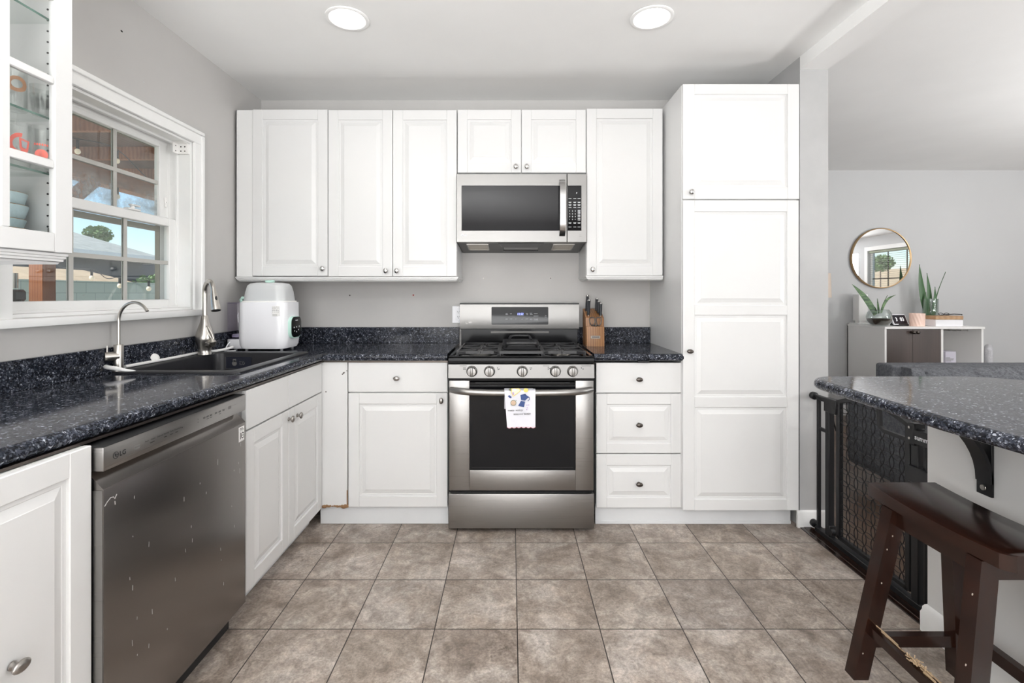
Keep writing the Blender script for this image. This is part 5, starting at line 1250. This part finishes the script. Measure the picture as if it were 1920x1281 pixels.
# ================================================================== living room
Zs, Zb = 4.40, 4.885
a0, a1 = wx(1658.7, Zs), wx(1844, Zs); zt = wz(613, Zs)
t = thing('sideboard', 'white sideboard with two walnut doors and an open cubby under the round mirror', 'sideboard', ((a0 + a1) / 2, 4.65, 0))
b = MB(); th = .018
b.box(a0 - .006, a1 + .006, Zs - .01, Zb, zt - .020, zt, .001); b.box(a0, a0 + th, Zs, Zb, .0, zt - .02); b.box(a1 - th, a1, Zs, Zb, .0, zt - .02)
dv = wx(1767, Zs); b.box(dv - .010, dv + .010, Zs + .002, Zb, .10, zt - .02); b.box(a0, a1, Zs + .03, Zb, .08, .10); b.box(a0, a1, Zb - .008, Zb, .08, zt - .02); b.box(a0 + th, dv, Zs + .03, Zb - .02, .50, .515); b.box(dv, a1 - th, Zs + .012, Zb - .01, .50, .515)
b.build('body', M_whitem, t)
dm = wx(1711.7, Zs)
for x0, x1, kx in ((a0 + th + .001, dm - .001, dm - .016), (dm + .001, dv - .011, dm + .020)):
    b = MB(); b.box(x0, x1, Zs + .002, Zs + .020, .10, zt - .023, .001); d = b.build('door', M_walnut, t, 'dark walnut door')
    b = MB(); o = (kx, Zs, wz(623, Zs)); b.lathe([(.012, .002), (.010, -.008), (.006, -.014), (.007, -.024)], o, 'y', 16); b.ball((kx, Zs - .034, o[2]), .0165, .013, .0165, 16, 10); b.build('knob', M_darkmetal, d)
b = MB()
for xx in (dv + .03, dv + .085, dv + .14, dv + .195, dv + .25): b.tube([(xx, Zs + .02, zt - .026), (xx, Zs + .02, zt - .040), (xx + .016, Zs + .03, zt - .040), (xx + .016, Zb - .1, zt - .040)], .0022, 6)
b.build('glass_rack', M_pewter, t)
def dress(o, **k): return tag(o, **k)
# mirror
mc = at(1651, 484.3, 4.885); mr = .304
t = thing('round_mirror', 'round mirror with a thin gold frame on the living room wall', 'mirror', (mc.x, 4.9, mc.z - mr))
b = MB(); b.lathe([(mr - .006, -.006), (mr - .006, -.016), (mr, -.018), (mr + .004, -.014), (mr + .004, .012), (mr - .006, .012)], mc, 'y', 96, cap0=False, cap1=False); b.build('frame', M_gold, t)
b = MB(); b.lathe([(0, -.008), (mr - .005, -.008), (mr - .005, .004), (0, .004)], mc, 'y', 96); b.build('glass', M_mirror, t)
zs_ = zt
def leaf(b, base, tip, w, bend=(0, 0, 0), n=9, mi=0):
    base, tip, bend = Vector(base), Vector(tip), Vector(bend); L_, R__ = [], []
    d = (tip - base).normalized(); side = d.cross(Vector((0, 1, 0))).normalized()
    ring = []
    for k in range(n + 1):
        u = k / n; c = base.lerp(tip, u) + bend * math.sin(PI * u) ; ww = w * (.55 + .9 * u - 1.45 * u * u + .0) * (1 if u < .97 else .15); ww = max(ww, .0006)
        ring.append([c - side * ww, c + Vector((0, .004, 0)), c + side * ww, c - Vector((0, .004, 0))])
    b.rings(ring, mi)
def P_(px, py, d): return at(px, py, d)
t = thing('snake_plant_bowl', 'round glass bowl of soil with snake plant leaves on the sideboard', 'plant', (wx(1648.5, 4.54), 4.54, zs_))
cx_ = wx(1648.5, 4.54); b = MB()
b.lathe([(r_ * .82, h_ + zs_) for r_, h_ in ((.06, .001), (.085, .008), (.118, .045), (.126, .082), (.115, .125), (.092, .154), (.089, .154), (.112, .124), (.122, .082), (.114, .047), (.08, .012), (0, .008))], (cx_, 4.54, 0), n=40); b.build('bowl', M_vase, t)
b = MB(); b.lathe([(.049, zs_ + .010), (.067, zs_ + .014), (.091, zs_ + .047), (.097, zs_ + .068), (0, zs_ + .072)], (cx_, 4.54, 0), n=36); b.build('soil', paint('dark_soil', (.07, .05, .04), .9, .6, .8, 60, 90), t)
for base, tip, w, bend in ((P_(1642, 590, 4.54), P_(1597.5, 533, 4.60), .042, (.012, 0, .015)), (P_(1648, 588, 4.55), P_(1645, 560, 4.54), .015, (0, 0, 0)), (P_(1651, 588, 4.53), P_(1664, 554, 4.53), .006, (-.01, 0, .0)), (P_(1652, 586, 4.54), P_(1680, 553, 4.54), .020, (-.02, 0, .030)), (P_(1644, 584, 4.54), P_(1640, 575, 4.53), .008, (0, 0, 0))):
    b = MB(); leaf(b, base, tip, w, bend); b.build('leaf', M_leafb, t)
t = thing('snake_plant_vase', 'tall clear glass vase with upright green snake plant leaves on the sideboard', 'plant', (wx(1744, 4.74), 4.74, zs_))
cx_ = wx(1744, 4.74); b = MB(); b.lathe([(.060, zs_ + .001), (.064, zs_ + .01), (.064, zs_ + .255), (.0615, zs_ + .255), (.0615, zs_ + .016), (0, zs_ + .014)], (cx_, 4.74, 0), n=36); b.build('vase', M_vase, t)
b = MB(); b.lathe([(0, zs_ + .016), (.06, zs_ + .016), (.06, zs_ + .06), (0, zs_ + .062)], (cx_, 4.74, 0), n=28); random.seed(8)
b.build('pebbles', paint('grey_pebbles', (.35, .32, .28), .5, .5, .8, 40, 60), t)
for base, tip, w, bend in ((P_(1742, 600, 4.76), P_(1724, 496, 4.76), .050, (-.02, 0, 0)), (P_(1744, 602, 4.77), P_(1738, 512, 4.78), .040, (.01, 0, 0)), (P_(1748, 602, 4.75), P_(1753, 538, 4.74), .034, (.012, 0, 0)), (P_(1750, 600, 4.76), P_(1773, 510, 4.76), .009, (-.030, 0, -.01)), (P_(1738, 600, 4.75), P_(1736, 548, 4.74), .036, (-.01, 0, 0))):
    b = MB(); leaf(b, base, tip, w, bend); b.build('leaf', M_leaf, t)
b = MB(); x_ = wx(1751, 4.625); b.lathe([(.018, zs_), (.026, zs_ + .075), (.023, zs_ + .075), (.016, zs_ + .01), (0, zs_ + .01)], (x_, 4.625, 0), n=24); tag(b.build('clay_pot', M_orange), 'tiny orange pot beside the tall glass vase on the sideboard', 'pot')
t = thing('speaker', 'tall slim white speaker on a thin base behind the glass bowl on the sideboard', 'speaker', (wx(1612.8, 4.80), 4.80, zs_))
x_ = wx(1612.8, 4.80); b = MB(); b.box(x_ - .046, x_ + .046, 4.755, 4.84, wz(602, 4.76), wz(552, 4.76), .006, seg=3); b.build('body', M_whitem, t); b = MB(); b.box(x_ - .066, x_ + .066, 4.735, 4.865, zs_, zs_ + .012, .004); b.build('base', M_cabdim, t); b = MB(); b.box(x_ - .03, x_ + .03, 4.77, 4.83, zs_ + .012, wz(602, 4.76)); b.build('stem', M_whitem, t)
t = thing('smart_display', 'small tilted smart display showing the time on the sideboard', 'smart display', (wx(1690, 4.55), 4.55, zs_))
M = Matrix.Translation((wx(1690.5, 4.53), 4.53, zs_ + .012)) @ Matrix.Rotation(math.radians(14), 4, 'Z') @ Matrix.Rotation(math.radians(-22), 4, 'X')
b = MB(M); b.prism(rrpoly(-.090, .090, 0, .105, .012), 0, .012, .003, ax='y'); scn = b.build('screen_frame', M_white, t)
b = MB(M); b.prism(rrpoly(-.081, .081, .008, .097, .006), -.0012, .002, ax='y'); b.build('screen', mat('display_dark', (.012, .013, .022), .15), scn)
b = MB(M); b.text('3', .050, -.052, .036, -.0020, bold=.0004); b.build('digits', M_disp, scn); b = MB(M); b.text('03', .050, .004, .036, -.0020, bold=.0004); b.build('digits', M_disp, scn)
b = MB(M); b.M = Matrix.Translation((wx(1690.5, 4.55), 4.575, zs_)) @ Matrix.Rotation(math.radians(14), 4, 'Z'); b.loft([(0, .07, .045, .02), (.012, .07, .045, .02), (.06, .045, .012, .01, 0, .01)]); b.build('stand', M_blackm, t)
t = thing('candle', 'pink glowing ribbed glass candle on the sideboard', 'candle', (wx(1719.7, 4.5), 4.5, zs_))
x_ = wx(1719.7, 4.5); b = MB(); rg = []
for k in range(15):
    u = k / 14; rr = (.056 + .003 * u) ; rg.append([(x_ + (rr + .0016 * math.cos(14 * a + 9 * u)) * math.cos(a), 4.5 + (rr + .0016 * math.cos(14 * a + 9 * u)) * math.sin(a), zs_ + .12 * u) for a in [2 * PI * q / 84 for q in range(84)]])
m_ = mat('pink_candle_glass', (.85, .66, .58), .25); bsdf(m_).inputs['Emission Color'].default_value = (1, .55, .35, 1); bsdf(m_).inputs['Emission Strength'].default_value = .12
b.rings(rg, cap1=False); b.build('jar', m_, t)
b = MB(); b.lathe([(0, zs_ + .07), (.052, zs_ + .07), (.052, zs_ + .075), (0, zs_ + .075)], (x_, 4.5, 0)); b.build('wax', M_trim, t)
b = MB(); b.tube([(x_, 4.5, zs_ + .075), (x_, 4.5, zs_ + .082), (x_, 4.5, zs_ + .092), (x_, 4.5, zs_ + .103)], [.002, .005, .004, .0005], 8); b.build('flame', emis('candle_flame', (1, .75, .4), 4), t)
t = thing('storage_box', 'white box with a wooden lid beside the tall vase on the sideboard', 'box', (wx(1780.5, 4.55), 4.55, zs_))
x0, x1 = wx(1754.5, 4.44), wx(1806.5, 4.44); zl_ = wz(599.5, 4.44); b = MB(); b.box(x0, x1, 4.44, 4.58, zs_ + .0005, zl_, .004); b.build('box_body', M_white, t); b = MB(); b.box(x0 - .001, x1 + .001, 4.439, 4.581, zl_, wz(592.5, 4.44), .003); b.build('wooden_lid', M_boxwood, t)
t = thing('spectacles', 'black folded spectacles lying on the wooden lid of the white box', 'spectacles', (wx(1778, 4.53), 4.53, wz(592.5, 4.5)))
z = wz(592.5, 4.44) + .006
b = MB()
for k in (0, 1): c = (wx(1768 + k * 11, 4.53), 4.55, z + .006); b.tube([(c[0] + .022 * math.cos(a), c[1] + .006 * math.sin(a), c[2] + .010 * math.sin(a)) for a in [2 * PI * q / 16 for q in range(16)]], .0035, 6, loop=True)
b.build('rim', M_blackm, t)
b = MB(); b.tube([(wx(1763, 4.53), 4.52, z), (wx(1785, 4.53), 4.51, z + .008), (wx(1802, 4.53), 4.52, z + .004), (wx(1803.5, 4.53), 4.53, z - .002)], .004, 6); b.build('temple_arm', M_blackm, t)
x0, x1 = wx(1770.5, 4.5), wx(1793, 4.5)
t = thing('carton', 'small pale lilac carton standing in the open cubby of the sideboard', 'box', ((x0 + x1) / 2, 4.55, .515)); b = MB(); b.box(x0 + .012, x1, 4.50, 4.62, .5155, wz(659.5, 4.5), .002); c_ = b.build('carton_body', mat('lilac_card', (.60, .58, .66), .6), t)
M = basis((0, 4.4995, 0), (1, 0, 0), (0, -1, 0)); b = MB(M)
for k, w in enumerate((.04, .075, .07, .05)): b.box(x0 + .014, x0 + .014 + w, -.0004, 0, wz(671.5 + 2 * k, 4.5), wz(670.6 + 2 * k, 4.5))
b.build('print', M_inkg, c_)
# floor lamp mostly behind the column
fx_, fy_ = 2.90, 4.42
t = thing('floor_lamp', 'tripod floor lamp with a beige shade mostly hidden behind the column', 'lamp', (fx_, fy_, 0))
b = MB(); x1 = wx(1562.5, 4.35); rr = .16; b.lathe([(rr, wz(558, 4.4)), (rr * .96, wz(513, 4.4))], (x1 - rr, fy_, 0), n=40, cap0=False, cap1=False); b.build('lamp_shade', mat('beige_linen', (.62, .53, .45), .9), t)
b = MB(); b.cyl((x1 - rr, fy_, .75), (x1 - rr, fy_, 1.3), .012, n=12); b.build('lamp_pole', M_blackm, t)
for k in range(3):
    a = math.radians([-2, 118, 238][k]); b = MB(); L0 = Vector((x1 - rr, fy_, .76)); L1 = Vector((x1 - rr + .175 * math.cos(a), fy_ + .2 * math.sin(a) - .08 * (k == 0), .0)); b.tube([L0, L1], [.009, .007], 10); b.build('leg', M_blackm, t)
# sofa
t = thing('sofa', 'charcoal tweed sofa with quilted back cushions behind the peninsula', 'sofa', (3.3, 2.7, 0))
SX0, SX1 = 2.25, 4.55
def cushion(b, x0, x1, y0, y1, z0, z1, r=.05, seg=4): b.box(x0, x1, y0, y1, z0, z1, r, seg=seg)
b = MB(); cushion(b, SX0 + .01, SX1, 2.08, 3.2, .12, .33, .02, 2); b.build('base', M_sofa, t)
b = MB(); cushion(b, SX0, SX0 + .17, 2.06, 3.22, .13, .57, .035, 4); b.build('armrest', M_sofa, t); b = MB(); cushion(b, SX1 - .17, SX1 + .02, 2.06, 3.22, .13, .57, .035, 4); b.build('armrest', M_sofa, t)
b = MB(); cushion(b, 2.442, SX1 - .10, 3.06, 3.21, .30, .785, .018, 3); b.build('back_frame', M_sofa, t)
for k in range(2):
    x0 = SX0 + .18 + k * 1.0; b = MB(); cushion(b, x0, x0 + .985, 2.05, 3.0, .335, .47, .05, 4); b.build('seat_cushion', M_sofa, t)
for k in range(2):
    x0 = 2.50 + k * .98
    b = MB()
    def bc(u, v, side):
        x = x0 + .97 * u; e = (1 - abs(2 * u - 1) ** 6) * (1 - abs(2 * v - 1) ** 4)
        ss = (u * 7 + v * 1.6) % 1.0; q = .030 * math.sin(PI * ss) ** .4 if side < 0 else 0
        zz = .46 + (.318 + (.012 + .045 * k * 1.0) * (.5 - .5 * math.cos(PI * min(1, u * 1.4))) ) * v
        return (x, 2.98 + side * (.035 + .075 * e + q) + .07 * v, zz)
    N, K = 112, 20; rg = []
    b.grid(lambda u, v: bc(u, v, -1), N, K); b.grid(lambda u, v: bc(1 - u, v, 1), N, K)
    bmesh.ops.remove_doubles(b.bm, verts=b.bm.verts, dist=.0008)
    top = [bc(i / N, 1, -1) for i in range(N + 1)]; bot = [bc(i / N, 1, 1) for i in range(N + 1)]
    b._add(top + bot, [(i, i + 1, N + 2 + i, N + 1 + i) for i in range(N)]); 
    lf = [bc(0, j / K, -1) for j in range(K + 1)]; lb_ = [bc(0, j / K, 1) for j in range(K + 1)]; b._add(lf + lb_, [(j, j + 1, K + 2 + j, K + 1 + j) for j in range(K)])
    lf = [bc(1, j / K, -1) for j in range(K + 1)]; lb_ = [bc(1, j / K, 1) for j in range(K + 1)]; b._add(lf + lb_, [(j, j + 1, K + 2 + j, K + 1 + j) for j in range(K)])
    bmesh.ops.remove_doubles(b.bm, verts=b.bm.verts, dist=.0008)
    b.build('back_cushion', M_sofa, t, sharp=30)
for x in (SX0 + .35, SX1 - .3):
    for y in (2.3, 3.05): 
        b = MB(); b.tube([(x, y, .0), (x, y, .125)], [.016, .022], 12); b.build('leg', M_blackm, t)
# pale chair at the end of the sideboard
cr = math.radians(45)
t = thing('side_chair', 'pale grey upholstered chair half hidden behind the sofa beside the sideboard', 'chair', (4.63, 4.52, 0), cr)
b = MB(); b.box(-.26, .22, .05, .11, .40, .748, .028, seg=4); b.build('backrest', M_sofal, t, world=False); b = MB(); b.box(-.24, .22, -.38, .06, .40, .47, .03, seg=3); b.build('seat', M_sofal, t, world=False)
for x in (-.20, .18):
    for y in (-.34, .06): b = MB(); b.tube([(x, y, 0), (x, y, .41)], [.012, .018], 10); b.build('leg', M_blackm, t, world=False)
# ================================================================== outside the kitchen window
b = MB(); b.box(-45, XL - .15, -10, 60, -.25, -.20); tag(b.build('ground', paint('dry_ground', (.36, .33, .28), .9, .2, .3, 1, 20)), None, None, None, 'structure')
b = MB(); b.box(XR + .15, 40, -30, 40, -.25, -.20); tag(b.build('ground_front', MAT['dry_ground']), None, None, None, 'structure')
t = thing('patio_roof', 'redwood patio roof with rafters outside the kitchen window', 'patio roof', (-3.0, 5, 2.2))
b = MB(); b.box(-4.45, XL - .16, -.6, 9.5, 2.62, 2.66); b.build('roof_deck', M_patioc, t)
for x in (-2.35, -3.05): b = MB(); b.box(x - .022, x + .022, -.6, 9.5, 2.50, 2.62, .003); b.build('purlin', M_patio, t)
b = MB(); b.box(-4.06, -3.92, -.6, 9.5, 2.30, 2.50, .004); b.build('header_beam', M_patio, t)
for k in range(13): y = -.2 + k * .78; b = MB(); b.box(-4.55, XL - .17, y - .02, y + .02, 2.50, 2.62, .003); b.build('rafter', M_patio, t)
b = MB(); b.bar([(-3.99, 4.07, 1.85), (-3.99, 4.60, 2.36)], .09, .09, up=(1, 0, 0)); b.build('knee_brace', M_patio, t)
for y in (4.07, 9.0, .2): 
    b = MB(); b.box(-4.05, -3.93, y - .06, y + .06, -.20, 2.30, .004); b.build('post', M_post, t)
def blockwall():
    m = mat('grey_green_block', (.3, .36, .32), .85)
    b_ = nd(m, 'TexBrick'); b_.inputs['Scale'].default_value = 1; b_.inputs['Brick Width'].default_value = .42; b_.inputs['Row Height'].default_value = .21; b_.inputs['Mortar Size'].default_value = .006
    b_.inputs['Color1'].default_value = (.56, .61, .47, 1); b_.inputs['Color2'].default_value = (.64, .68, .54, 1); b_.inputs['Mortar'].default_value = (.38, .42, .33, 1)
    g = nd(m, 'NewGeometry'); s_ = nd(m, 'SeparateXYZ'); ln(m, g.outputs['Position'], s_.inputs[0]); c_ = nd(m, 'CombineXYZ'); ln(m, s_.outputs[1], c_.inputs[0]); ln(m, s_.outputs[2], c_.inputs[1]); ln(m, c_.outputs[0], b_.inputs['Vector'])
    ln(m, b_.outputs['Color'], bsdf(m).inputs['Base Color']); return m
b = MB(); b.box(-8.6, -8.4, 1, 22, -.2, 1.50); tag(b.build('block_wall', blockwall()), 'grey green concrete block garden wall outside the kitchen window', 'garden wall')
M_roof = paint('grey_shingle', (.36, .38, .36), .9, .2, .4, 3, 25); M_dark = mat('slate_siding', (.07, .08, .095), .8); M_tan = paint('tan_shingle', (.50, .38, .25), .9, .15, .4, 3, 25)
t = thing('neighbour_house', 'low house with grey hip roof and white fascia beyond the garden wall', 'house', (-18, 13, -.2))
b = MB(); b.rings([[(-14, 4, 2.70), (-14, 19.2, 2.70), (-24, 19.2, 2.70), (-24, 4, 2.70)], [(-18.9, 8, 4.05), (-18.9, 19.6, 4.05), (-19.1, 19.6, 4.05), (-19.1, 8, 4.05)]]); b.build('roof', M_roof, t)
b = MB(); b.box(-14.15, -13.95, 4, 19.2, 2.42, 2.70); b.box(-24, -14, 19.1, 19.25, 2.42, 2.70); b.build('fascia', M_trim, t)
b = MB(); b.box(-23.5, -14.5, 4.5, 18.8, -.2, 2.45); b.box(-23.5, -15.5, 18.8, 34, -.2, 2.62); b.build('wall', M_dark, t)
t = thing('garden_shed', 'small shed with tan roof behind the garden wall', 'shed', (-11, 11, -.2))
b = MB(); b.rings([[(-10, 9.3, 1.42), (-10, 13.6, 1.42), (-12.4, 13.6, 1.42), (-12.4, 9.3, 1.42)], [(-11.1, 10.6, 1.86), (-11.1, 12.4, 1.86), (-11.3, 12.4, 1.86), (-11.3, 10.6, 1.86)]]); b.build('roof', M_tan, t); b = MB(); b.box(-12.2, -10.2, 9.5, 13.4, -.2, 1.44); b.build('wall', M_dark, t)
M_tree = paint('tree_leaves', (.17, .27, .10), .8, .5, .2, 3, 10)
def foliage(name, label, cat, c, r, n, s, trunk):
    t = thing(name, label, cat, (c[0], c[1], -.2)); b = MB(); rnd = random.Random(n)
    for k in range(n):
        d = Vector((rnd.gauss(0, 1), rnd.gauss(0, 1), rnd.gauss(0, 1))).normalized() * (rnd.random() ** .4); p = Vector(c) + Vector((d.x * r[0], d.y * r[1], d.z * r[2]))
        u = Vector((rnd.gauss(0, 1), rnd.gauss(0, 1), rnd.gauss(0, 1))).normalized() * s; v = u.orthogonal().normalized() * s * .6
        b.poly([p - u, p + v, p + u, p - v])
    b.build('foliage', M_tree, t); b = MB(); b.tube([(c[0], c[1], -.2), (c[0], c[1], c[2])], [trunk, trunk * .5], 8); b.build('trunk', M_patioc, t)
foliage('tree', 'distant leafy tree above the grey roof through the kitchen window', 'tree', (-26.5, 30.67, 5.03), (.75, .75, .6), 700, .11, .06)
foliage('shrub', 'green shrub growing behind the garden wall outside the window', 'shrub', (-9.4, 12.6, 1.35), (.45, .55, .42), 700, .06, .03)
foliage('tree', 'bright green tree seen in the round mirror through the living room window', 'tree', (14.0, -8.35, 2.40), (.40, .48, .32), 700, .055, .03)
t = thing('house', 'house with a tan roof seen in the round mirror through the living room window', 'house', (19, -13, -.2)); b = MB(); b.rings([[(15.5, -21, 1.35), (15.5, -6, 1.35), (22, -6, 1.35), (22, -21, 1.35)], [(18.6, -18, 2.45), (18.6, -9, 2.45), (19, -9, 2.45), (19, -18, 2.45)]]); b.build('roof', M_tan, t); b = MB(); b.box(16, 21.5, -20.5, -6.5, -.2, 1.4); b.build('wall', M_trim, t)
# string lights
def bulb(px, py, d, label):
    p = at(px, py, d); r_ = .0235 if d > 5 else .019; t = thing('string_light', label, 'string light', p, group='string lights under the patio roof')
    b = MB(); b.ball(p, r_, r_, r_ * 1.15, 14, 10); b.build('bulb', M_bulb, t); b = MB(); b.cyl(p + Vector((0, 0, r_)), p + Vector((0, 0, .085)), r_ * .5, n=10); b.build('socket', M_blackm, t); return p
q1 = bulb(172, 521, 5.2, 'string light hanging in front of the tan shed roof'); q2 = bulb(224.5, 536, 5.2, 'string light before the garden wall beside the grille bar of the lower sash'); q3 = bulb(279, 541.5, 5.2, 'lowest string light, before the garden wall below the shrub')
q4 = bulb(145.5, 284, 3.6, 'string light nearest the glass cabinet under the patio roof'); q5 = bulb(220, 302, 4.0, 'string light high under the patio roof beyond the grille bar'); q6 = bulb(220.5, 369, 4.4, 'string light low before the patio header beam')
U = Vector((0, 0, .095))
for pts, lb in (([at(60, 470, 5.3), at(110, 500, 5.25), q1 + U, at(200, 522, 5.2), q2 + U, at(250, 529, 5.2), q3 + U, at(320, 520, 5.2), at(380, 500, 5.2)], 'thin black wire of the lower string lights'), ([at(60, 250, 3.5), q4 + U, q5 + U, at(290, 345, 4.4), at(350, 360, 4.8)], 'thin black wire of the upper string lights')):
    b = MB(); b.tube(smooth(pts), .004, 6); tag(b.build('light_wire', M_blackm), lb, 'wire')
t = thing('patio_stand', 'black tripod stand with a pale pole on the patio beside the orange post', 'stand', at(28, 600, 3.9))
c = at(28, 545, 3.9); b = MB(); b.cyl((c.x, c.y, c.z + .02), (c.x, c.y, wz(512, 3.9)), .02, n=12); b.build('pole', M_pewter, t)
b = MB(); b.box(c.x - .06, c.x + .05, c.y - .06, c.y + .06, wz(566, 3.9), wz(543, 3.9), .02); b.build('hub', M_blackm, t)
for k in range(3): a = k * 2.1 + .1; b = MB(); b.tube([(c.x, c.y, c.z), (c.x + .55 * math.cos(a), c.y + .55 * math.sin(a), -.2)], .018, 8); b.build('leg', M_blackm, t)
